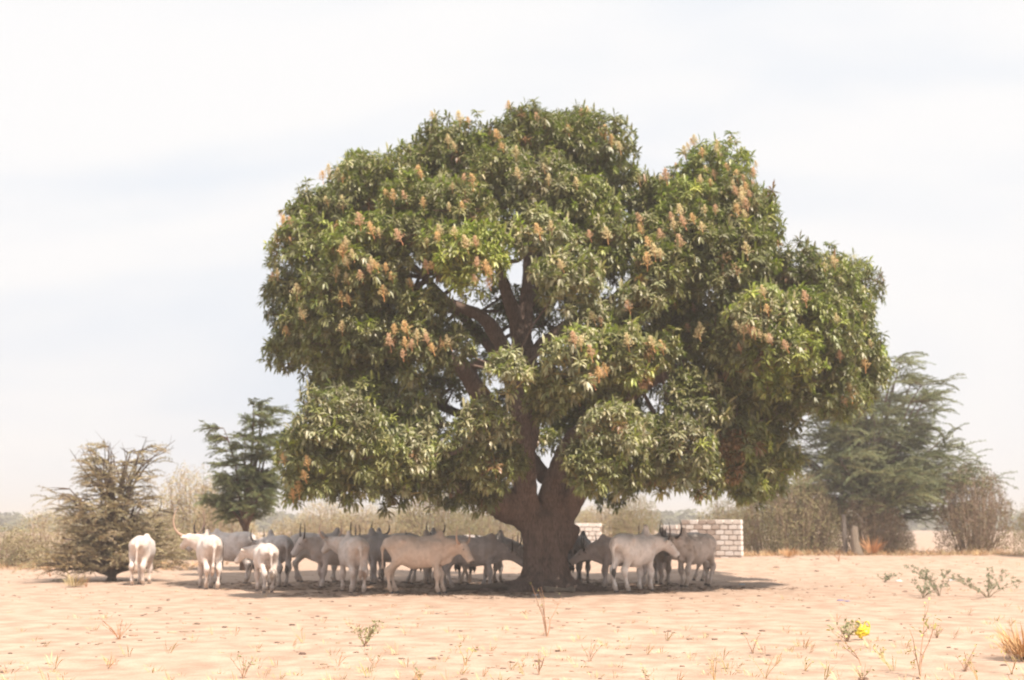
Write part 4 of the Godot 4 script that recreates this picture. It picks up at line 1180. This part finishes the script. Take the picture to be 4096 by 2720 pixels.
	for k in herd.size():
		herd[k].seed = 900 + k
		make_cow(herd[k])

# ---------------------------------------------------------------- walls and posts
func chamfer_box(size: Vector3, c: float, mat: Material, col: Color, jitter := 0.0) -> ArrayMesh:
	var b := Buf.new()
	var h := size * 0.5
	var dirs := [Vector3.RIGHT, Vector3.LEFT, Vector3.UP, Vector3.DOWN, Vector3.BACK, Vector3.FORWARD]
	for d in dirs:
		var u := Vector3(d.y, d.z, d.x).abs()
		var w := Vector3(d.z, d.x, d.y).abs()
		var ring := []
		for s in [[-1, -1], [1, -1], [1, 1], [-1, 1]]:
			var inner: Vector3 = d * h + u * s[0] * (h.dot(u) - c) + w * s[1] * (h.dot(w) - c)
			if jitter > 0.0: inner += any_dir() * jitter
			ring.append(b.vert(inner, d, col))
		var skirt := []
		for k in 4:
			var s: Array = [[-1, -1], [1, -1], [1, 1], [-1, 1]][k]
			var p: Vector3 = d * (h - Vector3.ONE * c * 0.0) - d * c + u * s[0] * (h.dot(u)) + w * s[1] * (h.dot(w))
			skirt.append(b.vert(p - (u * s[0] + w * s[1]) * c * 0.3, (d + u * s[0] + w * s[1]).normalized(), col))
		b.quad(ring[0], ring[1], ring[2], ring[3])
		for k in 4: b.quad(ring[k], skirt[k], skirt[(k + 1) % 4], ring[(k + 1) % 4])
	return b.mesh(mat)

func block_run(t: Node3D, from: Vector3, to: Vector3, rows: int, forms: Array, missing: Array, mortar: Material, plain: Array):
	var along := (to - from)
	var length := along.length()
	along = along.normalized()
	var turn := atan2(-along.z, along.x)
	for r in rows:
		var s := 0.0 if r % 2 == 0 else -0.2
		var n := 0
		while s < length - 0.08:
			var w := 0.40
			var start := maxf(s, 0.0)
			var end := minf(s + w, length)
			if not [r, n] in missing and end - start > 0.08:
				var v := rng.randi() % 4
				if plain.has([r, n]): v = 4 + rng.randi() % 2
				if r == 0 and rng.randf() < 0.5: v = 4 + rng.randi() % 2
				var o := part("block", forms[v], t)
				o.position = from + along * (start + end) * 0.5 + Vector3(0, 0.1 + r * 0.21, 0) + Vector3(0, 0, rng.randf_range(-0.008, 0.008))
				o.rotation.y = turn + rng.randf_range(-0.015, 0.015)
				o.scale.x = (end - start - 0.042) / 0.40
			s += w
			n += 1
	var core := Buf.new()
	var hgt := rows * 0.21 - 0.16
	var box := chamfer_box(Vector3(length - 0.05, hgt, 0.09), 0.005, mortar, Color.WHITE)
	var o := part("mortar", box, t)
	o.position = (from + to) * 0.5 + Vector3(0, hgt * 0.5 - 0.02, 0)
	o.rotation.y = turn

func make_walls():
	rng.seed = 417
	var lime := []
	for c in [Color(0.76, 0.70, 0.655), Color(0.79, 0.735, 0.70), Color(0.73, 0.66, 0.61), Color(0.77, 0.70, 0.65), Color(0.49, 0.405, 0.355), Color(0.43, 0.35, 0.305)]:
		var m := paint(Color(1, 1, 1), 0.95, false)
		m.albedo_texture = noise_tex(51 + lime.size(), 0.03, [[0.0, c * 0.72], [0.35, c * 0.95], [1.0, c * 1.08]], 128, 4)
		m.uv1_triplanar = true
		m.uv1_world_triplanar = true
		m.uv1_scale = Vector3.ONE * 1.7
		lime.append(m)
	var forms := []
	for m in lime: forms.append(chamfer_box(Vector3(0.40, 0.172, 0.18), 0.014, m, Color.WHITE, 0.003))
	var mortar := paint(Color(0.40, 0.32, 0.27), 0.95, false)
	var base := on_ground(8.1, -50.9)
	var t := thing("block_ruin", "large whitewashed block wall with bare patches, beyond the herd's far end", "wall", base)
	var a := Vector3(-1.15, -0.12, -0.95)
	var z := Vector3(1.2, -0.12, 0.9)
	var bare := []
	for r in range(2, 8):
		for n in range(1, 5):
			if rng.randf() < (0.75 if r - 1 <= n + 3 and n < 5 else 0.2): bare.append([r, n])
	block_run(t, a, z, 8, forms, [[7, 0]], mortar, bare)
	block_run(t, a + Vector3(0.02, 0, -0.12), a + Vector3(-0.35, 0, -2.2), 7, forms, [], mortar, [])
	base = on_ground(3.45, -60.5)
	t = thing("block_ruin", "short whitewashed block wall showing between trunk and cattle", "wall", base)
	block_run(t, Vector3(-0.95, -0.1, -0.5), Vector3(0.9, -0.1, 0.4), 8, forms, [], mortar, [])
	block_run(t, Vector3(-2.4, -0.1, -1.3), Vector3(-1.0, -0.1, -0.52), 5, forms, [], mortar, [])

func make_posts():
	var wood := bark(Color(0.30, 0.25, 0.22), 61, 3.0)
	var b := Buf.new()
	b.tube([Vector3(0, -0.3, 0), Vector3(0.01, 0.5, 0), Vector3(-0.02, 1.1, 0.01), Vector3(-0.01, 1.68, 0)], [0.10, 0.095, 0.09, 0.08], 10, Color(1, 1, 1), true, 0.06, rng)
	var o := part("grey_post", b.mesh(wood), self, on_ground(13.85, -51.6))
	tag(o, "upright weathered grey wooden post in front of the brown bushes", "post")
	var pale := bark(Color(0.47, 0.38, 0.30), 63, 3.0)
	b = Buf.new()
	b.tube([Vector3(0.12, -0.2, 0), Vector3(0.05, 0.1, 0), Vector3(0.0, 0.5, 0), Vector3(-0.03, 1.0, 0), Vector3(0.02, 1.18, 0)], [0.30, 0.21, 0.17, 0.15, 0.12], 10, Color(1, 1, 1), true, 0.12, rng)
	o = part("tree_stump", b.mesh(pale), self, on_ground(14.2, -51.3))
	tag(o, "pale barkless stump flaring at its foot beside the grey post", "stump")
	# fallen pale branch leaning out of the lone bush
	b = Buf.new()
	b.tube([Vector3(-1.0, -0.05, 0), Vector3(-0.3, 0.55, 0), Vector3(0.3, 1.05, 0), Vector3(0.75, 1.5, 0)], [0.055, 0.05, 0.04, 0.02], 6, Color(1.2, 1.2, 1.2), true, 0.06, rng)
	o = part("leaning_branch", b.mesh(pale), self, on_ground(21.5, -54.2))
	tag(o, "pale bare branch leaning out of the lone twiggy bush", "branch")
	# bleached log at the tree's foot
	b = Buf.new()
	b.tube([Vector3(-0.36, 0.09, 0.05), Vector3(-0.24, 0.05, 0), Vector3(0.0, 0.07, 0.04), Vector3(0.2, 0.05, -0.03), Vector3(0.32, 0.07, 0.03), Vector3(0.4, 0.05, 0.05)], [0.06, 0.085, 0.04, 0.045, 0.08, 0.05], 9, Color(1.3, 1.2, 1.15), true, 0.3, rng)
	o = part("pale_log", b.mesh(pale), self, on_ground(1.15, -30.75))
	tag(o, "short bleached log lying at the foot of the mango trunk", "log")
	b = Buf.new()
	b.tube([Vector3(-0.9, 0.0, 0), Vector3(-0.5, 0.11, 0.05), Vector3(0.0, 0.10, -0.04), Vector3(0.45, 0.16, 0.02), Vector3(0.9, 0.03, 0.1)], [0.05, 0.07, 0.08, 0.07, 0.04], 8, Color(0.8, 0.75, 0.7), true, 0.12, rng)
	o = part("dead_branch", b.mesh(wood), self, on_ground(-0.75, -31.2))
	tag(o, "crooked dead branch lying in the shade under the dark grey zebu", "branch")

# ---------------------------------------------------------------- weeds, dung, litter
func weed(called: String, label: String, at: Vector2, height: float, spread: float, stems: int, leaf_n: int, leaf_len: float, stem_col: Color, leaf_col: Color, lean := Vector2.ZERO, group := "") -> Node3D:
	var t := thing(called, label, "plant", on_ground(at.x, at.y, 0.01), 0.0, group)
	var sb := Buf.new()
	var lb := Buf.new()
	for k in stems:
		var a := rng.randf_range(0, TAU)
		var o := spread * sqrt(rng.randf())
		var tip := Vector3(cos(a) * o + lean.x * height, height * rng.randf_range(0.65, 1.0), sin(a) * o + lean.y * height)
		var pts := [Vector3(rng.randf_range(-0.01, 0.01), -0.03, rng.randf_range(-0.01, 0.01))]
		for s in 5:
			var f := (s + 1) / 5.0
			pts.append(Vector3(tip.x * pow(f, 1.4), tip.y * f, tip.z * pow(f, 1.4)) + any_dir() * height * 0.022)
		var r0 := 0.004 + height * 0.007
		sb.tube(pts, [r0, r0 * 0.85, r0 * 0.7, r0 * 0.55, r0 * 0.4, r0 * 0.2], 4, vary(stem_col, 0.2), false)
		for s in 3:
			var p: Vector3 = pts[rng.randi_range(2, 4)]
			var e := p + (any_dir() + Vector3(0, 0.6, 0)) * height * 0.16
			sb.tube([p, p.lerp(e, 0.5) + any_dir() * 0.01, e], [r0 * 0.5, r0 * 0.35, r0 * 0.15], 3, vary(stem_col, 0.2), false)
			if leaf_n > 0 and rng.randf() < 0.8: pts.append(e)
		for s in leaf_n:
			var p: Vector3 = pts[rng.randi_range(2, pts.size() - 1)] + any_dir() * height * 0.03
			var d := (any_dir() + Vector3(0, 0.3, 0)).normalized()
			lb.leaf(p, d, d.cross(any_dir()).normalized(), leaf_len * rng.randf_range(0.6, 1.3), leaf_len * rng.randf_range(0.3, 0.5), 0.25, vary(leaf_col, 0.35))
	part("stems", sb.mesh(weed_stem), t)
	if lb.v.size(): part("leaves", lb.mesh(weed_leaf), t)
	return t

var weed_stem: StandardMaterial3D
var weed_leaf: StandardMaterial3D

func grass_tuft(blades: int, h: float, spread: float, mat: Material, col: Color, seed_: int) -> ArrayMesh:
	var r := RandomNumberGenerator.new()
	r.seed = seed_
	var b := Buf.new()
	for k in blades:
		var a := r.randf_range(0, TAU)
		var base := Vector3(cos(a), 0, sin(a)) * spread * 0.35 * r.randf()
		base.y = -0.015
		var d := Vector3(cos(a) * r.randf_range(0.1, 0.8), 1.0, sin(a) * r.randf_range(0.1, 0.8)).normalized()
		var t := r.randf_range(0.7, 1.25)
		b.leaf(base, d, d.cross(Vector3(cos(a + 0.5), 0.2, sin(a + 0.5))).normalized(), h * r.randf_range(0.5, 1.1), 0.006 + h * 0.014, r.randf_range(0.1, 0.5), Color(col.r * t, col.g * t * r.randf_range(0.92, 1.05), col.b * t))
	return b.mesh(mat)

func make_weeds():
	rng.seed = 5150
	weed_stem = paint(Color(1, 1, 1), 0.9)
	weed_leaf = foliage_paint(Color(1, 1, 1), 0.7, Color(0.35, 0.4, 0.15))
	var dry := Color(0.44, 0.29, 0.20)
	var straw := Color(0.55, 0.38, 0.20)
	var green := Color(0.32, 0.31, 0.16)
	var sage := Color(0.27, 0.28, 0.185)
	var lime := Color(0.46, 0.42, 0.16)
	weed("dry_weed", "single leafless reddish weed stem forking upward in front of the mango trunk", Vector2(0.52, -18.7), 0.78, 0.36, 4, 3, 0.05, Color(0.38, 0.22, 0.14), lime)
	weed("dry_weed", "small brown and green weed tuft on the sand before the tan cow", Vector2(-2.0, -17.1), 0.36, 0.26, 9, 16, 0.055, dry, green)
	weed("low_shrub", "sprawling grey-green shrub beside the dry grass at the picture edge", Vector2(10.9, -28.6), 0.70, 1.5, 14, 90, 0.05, Color(0.27, 0.22, 0.15), sage)
	weed("low_shrub", "upright arching grey-green stem of the sprawling shrub patch", Vector2(10.0, -29.2), 0.80, 0.5, 7, 90, 0.05, Color(0.27, 0.22, 0.15), sage, Vector2(-0.3, 0))
	weed("low_shrub", "little grey-green shrub separated from the sprawling patch by bare sand", Vector2(9.35, -28.4), 0.40, 0.6, 9, 60, 0.045, Color(0.27, 0.22, 0.15), sage)
	weed("low_shrub", "lowest grey-green cushion between the sprawling shrub and the brown bush", Vector2(10.9, -36.5), 0.28, 0.5, 8, 30, 0.06, Color(0.27, 0.22, 0.15), sage)
	weed("dry_weed", "tall reddish weed with yellow-green leaves near the dry grass tuft", Vector2(4.45, -13.75), 0.80, 0.22, 3, 9, 0.07, dry, lime)
	weed("dry_weed", "leafy weed holding the yellow plastic bag", Vector2(4.72, -17.7), 0.34, 0.30, 9, 14, 0.06, dry, green)
	weed("dry_weed", "thin bent weed below the yellow plastic bag", Vector2(4.15, -14.9), 0.45, 0.3, 3, 5, 0.06, dry, lime, Vector2(-0.5, 0.1))
	var small := [[1.45, -13.6], [2.15, -13.4], [2.75, -13.7], [3.35, -14.4], [3.75, -13.5], [5.15, -14.3], [5.55, -14.0], [4.95, -13.4], [-1.0, -13.5], [-1.6, -14.6], [-0.55, -14.9], [0.3, -14.0], [3.1, -16.2], [0.95, -15.4], [-2.9, -13.6], [4.6, -15.6], [6.2, -18.3]]
	for q in small:
		weed("small_weed", "low yellowish weed sprig on the bare sand close to the bottom edge", Vector2(q[0], q[1]), rng.randf_range(0.16, 0.36), rng.randf_range(0.12, 0.24), rng.randi_range(3, 6), rng.randi_range(1, 4), 0.045, dry if rng.randf() < 0.5 else straw, lime if rng.randf() < 0.6 else green, Vector2.ZERO, "small weeds near the camera")
	var dead := [[-5.7, -18.2, 0.34], [-11.4, -33.4, 0.3], [-15.2, -41.0, 0.5], [12.2, -46.4, 0.45]]
	var words := ["fan of reddish dead twigs lying on the open sand", "dead twig clump at the foot of the thorn bush", "reddish dead twigs on the sand beyond the thorn bush", "orange dead weed on the sand before the brown bushes"]
	for k in dead.size():
		weed("dead_weed", words[k], Vector2(dead[k][0], dead[k][1]), dead[k][2], dead[k][2] * 0.9, 9, 0, 0.05, Color(0.42, 0.22, 0.12), lime)
	# yellow bag
	var yb := Buf.new()
	var crumple := FastNoiseLite.new()
	crumple.seed = 4; crumple.frequency = 5.0; crumple.fractal_type = FastNoiseLite.FRACTAL_RIDGED
	var sp := SphereMesh.new()
	sp.radius = 0.09; sp.height = 0.17; sp.radial_segments = 28; sp.rings = 16
	var sa := sp.get_mesh_arrays()
	yb.v = sa[Mesh.ARRAY_VERTEX]; yb.n = sa[Mesh.ARRAY_NORMAL]; yb.i = sa[Mesh.ARRAY_INDEX]
	for k in yb.v.size():
		var p := yb.v[k]
		yb.v[k] = Vector3(p.x * 1.1, p.y, p.z * 0.7) * (0.78 + 0.55 * crumple.get_noise_3dv(p * 2.2) + 0.5 * swell.get_noise_3dv(p * 190.0)) + Vector3(p.y * 0.35, 0, 0)
		yb.c.append(Color.WHITE)
	yb.n.clear()
	var nn := PackedVector3Array()
	nn.resize(yb.v.size())
	for k in range(0, yb.i.size(), 3):
		var f := (yb.v[yb.i[k + 2]] - yb.v[yb.i[k]]).cross(yb.v[yb.i[k + 1]] - yb.v[yb.i[k]])
		nn[yb.i[k]] += f; nn[yb.i[k + 1]] += f; nn[yb.i[k + 2]] += f
	for k in nn.size(): yb.n.append(nn[k].normalized() if nn[k].length() > 0 else Vector3.UP)
	var plastic := foliage_paint(Color(0.80, 0.64, 0.05), 0.45, Color(0.5, 0.4, 0.02))
	var bag := part("plastic_bag", yb.mesh(plastic), self, on_ground(5.02, -17.95) + Vector3(0, 0.12, 0))
	for s in [-1.0, 1.0]:
		var hb := Buf.new()
		var loop := []
		for k in 7:
			var a := PI * k / 6.0
			loop.append(Vector3(0.06 * s + cos(a) * 0.035, 0.05 + sin(a) * 0.09, 0.02 * s + 0.02 * sin(a * 2.0)))
		hb.tube(loop, [0.014, 0.011, 0.012, 0.009, 0.012, 0.01, 0.014], 5, Color.WHITE)
		part("handle", hb.mesh(plastic), bag)
	tag(bag, "crumpled bright yellow plastic bag caught on a weed", "bag")
	# grass
	var blade := foliage_paint(Color(1, 1, 1), 0.8, Color(0.3, 0.25, 0.12))
	var tuft := part("grass_tuft", grass_tuft(260, 0.52, 0.6, blade, Color(0.56, 0.35, 0.17), 7), self, on_ground(6.25, -15.3))
	tag(tuft, "thick golden dry grass tuft cut by the picture edge", "grass tuft")
	tuft = part("grass_tuft", grass_tuft(120, 0.45, 0.6, blade, Color(0.42, 0.33, 0.17), 8), self, on_ground(-11.6, -33.1))
	tag(tuft, "dry grass tuft growing under the thorn bush's edge", "grass tuft")
	tuft = part("grass_tuft", grass_tuft(120, 0.5, 0.6, blade, Color(0.55, 0.33, 0.16), 9), self, on_ground(10.9, -48.9))
	tag(tuft, "orange dry grass tuft in front of the bushes past the large wall", "grass tuft")
	tuft = part("grass_tuft", grass_tuft(120, 0.9, 0.5, blade, Color(0.52, 0.27, 0.13), 10), self, on_ground(14.9, -51.4))
	tag(tuft, "tall rusty dry grass standing beside the pale stump", "grass tuft")
	var forms := [grass_tuft(9, 0.13, 0.16, blade, Color(1, 1, 1), 21), grass_tuft(12, 0.10, 0.2, blade, Color(1, 1, 1), 22), grass_tuft(7, 0.19, 0.14, blade, Color(1, 1, 1), 23)]
	var places := [[], [], []]
	var colors := [[], [], []]
	for k in 2300:
		var z := -9.0 - 46.0 * pow(rng.randf(), 1.5)
		var x := rng.randf_range(-0.48, 0.48) * -z
		var thick := 0.5 + swell.get_noise_2d(x * 9.0 + 50.0, z * 9.0) * 1.6 + ripple.get_noise_2d(x * 0.7, z * 0.7) * 0.6
		thick += smoothstep(-19.0, -13.0, z) * 0.38 - 0.55 * smoothstep(-20.0, -24.0, z)
		if x < -0.12 * -z and z < -15.0: thick -= 0.25
		if Vector2(x - 0.5, z + 33.0).length() < 7.5: continue
		if rng.randf() > thick: continue
		var v := rng.randi() % 3
		places[v].append(Transform3D(Basis(Vector3.UP, rng.randf_range(0, TAU)).scaled(Vector3.ONE * rng.randf_range(0.5, 1.25)), on_ground(x, z)))
		colors[v].append(vary([Color(0.60, 0.44, 0.25), Color(0.58, 0.40, 0.22), Color(0.46, 0.38, 0.17)][rng.randi() % 3], 0.25))
	for v in 3:
		var o := many("dry_grass", forms[v], self, places[v], colors[v])
		tag(o, ["thin scattered straw stubble over the bare sand", "flat wisps of dry grass spread over the sand", "taller dry grass wisps dotted about the field"][v], "grass")
	places = [[], [], []]
	colors = [[], [], []]
	for k in 1500:
		var far := rng.randf() < 0.5
		var x := rng.randf_range(-24, -12) if far else rng.randf_range(9.5, 21)
		var z := rng.randf_range(-53, -46) if far else rng.randf_range(-53, -50.5)
		var v := rng.randi() % 3
		places[v].append(Transform3D(Basis(Vector3.UP, rng.randf_range(0, TAU)).scaled(Vector3.ONE * rng.randf_range(0.9, 2.3)), on_ground(x, z)))
		colors[v].append(vary([Color(0.56, 0.36, 0.19), Color(0.50, 0.38, 0.21), Color(0.40, 0.26, 0.15)][rng.randi() % 3], 0.25))
	for v in 3:
		var o := many("dry_grass", forms[v], self, places[v], colors[v])
		tag(o, ["fringe of dry grass at the foot of the bushes", "straw lying along the foot of the bushes", "taller rusty grass fringe along the bushes"][v], "grass")

func lump(seed_: int, mat: Material, flat: float) -> ArrayMesh:
	var n := FastNoiseLite.new()
	n.seed = seed_; n.frequency = 1.3
	var sp := SphereMesh.new()
	sp.radius = 0.5; sp.height = 1.0; sp.radial_segments = 10; sp.rings = 5
	var sa := sp.get_mesh_arrays()
	var b := Buf.new()
	b.v = sa[Mesh.ARRAY_VERTEX]; b.n = sa[Mesh.ARRAY_NORMAL]; b.i = sa[Mesh.ARRAY_INDEX]
	for k in b.v.size():
		var p := b.v[k] * (1.0 + 0.7 * n.get_noise_3dv(b.v[k] * 2.0))
		b.v[k] = Vector3(p.x, p.y * flat + flat * 0.2, p.z)
		b.c.append(Color.WHITE)
	return b.mesh(mat)

func make_dung():
	rng.seed = 33
	var mat := paint(Color(0.115, 0.070, 0.050), 0.95)
	var mat2 := paint(Color(0.20, 0.125, 0.09), 0.95)
	var forms := []
	for k in 4: forms.append(lump(600 + k, mat if k < 2 else mat2, 0.34))
	for q in DUNG:
		var v := rng.randi_range(0, 1) if q[2] > 0.13 else rng.randi() % 4
		var o := part("dung_pat", forms[v], self, on_ground(q[0], q[1]))
		o.rotation.y = rng.randf_range(0, TAU)
		o.scale = Vector3(q[2] * rng.randf_range(1.0, 1.5), q[2], q[2])
		tag(o, "dark brown lump of dried dung on the bare sand", "dung", "dung pats scattered over the sand")
	var scraps := [[Color(0.75, 0.75, 0.76), "white paper scrap on the sand before the sprawling shrub"], [Color(0.70, 0.71, 0.78), "pale bluish plastic scrap lying beside the sprawling shrub"], [Color(0.72, 0.68, 0.62), "white stone-like scrap by the dry branches under the bushes"], [Color(0.16, 0.16, 0.34), "dark blue plastic scrap on the open sand"], [Color(0.20, 0.20, 0.36), "smaller blue plastic scrap beside the dark blue one"], [Color(0.40, 0.55, 0.66), "light blue scrap at the tip of the tree shadow"], [Color(0.76, 0.76, 0.78), "white scrap on the sunlit sand in front of the trunk"]]
	for k in SCRAPS.size():
		var m := paint(scraps[k][0], 0.7)
		var o := part("litter_scrap", lump(700 + k, m, 0.3), self, on_ground(SCRAPS[k][0], SCRAPS[k][1]))
		o.scale = Vector3.ONE * SCRAPS[k][2] * Vector3(1.5, 1.0, 0.8)
		tag(o, scraps[k][1], "litter")

func make_litter():
	rng.seed = 909
	var mat := paint(Color(1, 1, 1), 0.95)
	var form := lump(801, mat, 0.45)
	var b := Buf.new()
	b.leaf(Vector3(-0.5, 0.04, 0), Vector3(1, 0.15, 0).normalized(), Vector3.BACK, 1.0, 0.3, 0.1, Color.WHITE)
	var leaf := b.mesh(mat)
	var places := []
	var colors := []
	var lp := []
	var lc := []
	for k in 4200:
		var z := -9.0 - 44.0 * pow(rng.randf(), 1.3)
		var x := rng.randf_range(-0.48, 0.48) * -z
		var dens := 0.28 + ripple.get_noise_2d(x * 0.5 + 90.0, z * 0.5) * 1.5
		var shade := Vector2((x + 1.5) / 11.0, (z + 34.5) / 6.0).length() < 1.0
		if shade: dens += 0.3
		if rng.randf() > dens: continue
		var s := rng.randf_range(0.015, 0.05) * (1.0 if rng.randf() < 0.9 else 1.8)
		places.append(Transform3D(Basis(Vector3.UP, rng.randf_range(0, TAU)).scaled(Vector3(s * rng.randf_range(1, 2), s, s)), on_ground(x, z)))
		colors.append(vary([Color(0.17, 0.11, 0.08), Color(0.30, 0.20, 0.145), Color(0.38, 0.27, 0.19)][rng.randi() % 3], 0.3))
	for k in 2600:
		var a := rng.randf_range(0, TAU)
		var d := sqrt(rng.randf())
		var edge := 1.0 + 0.35 * sin(a * 3.0 + 1.0) * sin(a * 7.0)
		var p := Vector2(-1.0 + cos(a) * d * 6.8 * edge, -33.6 + sin(a) * d * 4.6 * edge)
		var s := rng.randf_range(0.12, 0.24)
		lp.append(Transform3D((Basis(Vector3.UP, rng.randf_range(0, TAU)) * Basis(Vector3.RIGHT, rng.randf_range(-0.3, 0.3))).scaled(Vector3.ONE * s), on_ground(p.x, p.y)))
		lc.append(vary([Color(0.20, 0.12, 0.08), Color(0.30, 0.20, 0.13), Color(0.14, 0.095, 0.07)][rng.randi() % 3], 0.3))
	tag(many("dung_crumbs", form, self, places, colors), "crumbs of dung and dry clods strewn over the sand", "crumbs")
	tag(many("fallen_leaves", leaf, self, lp, lc), "fallen brown mango leaves under the tree", "fallen leaves")
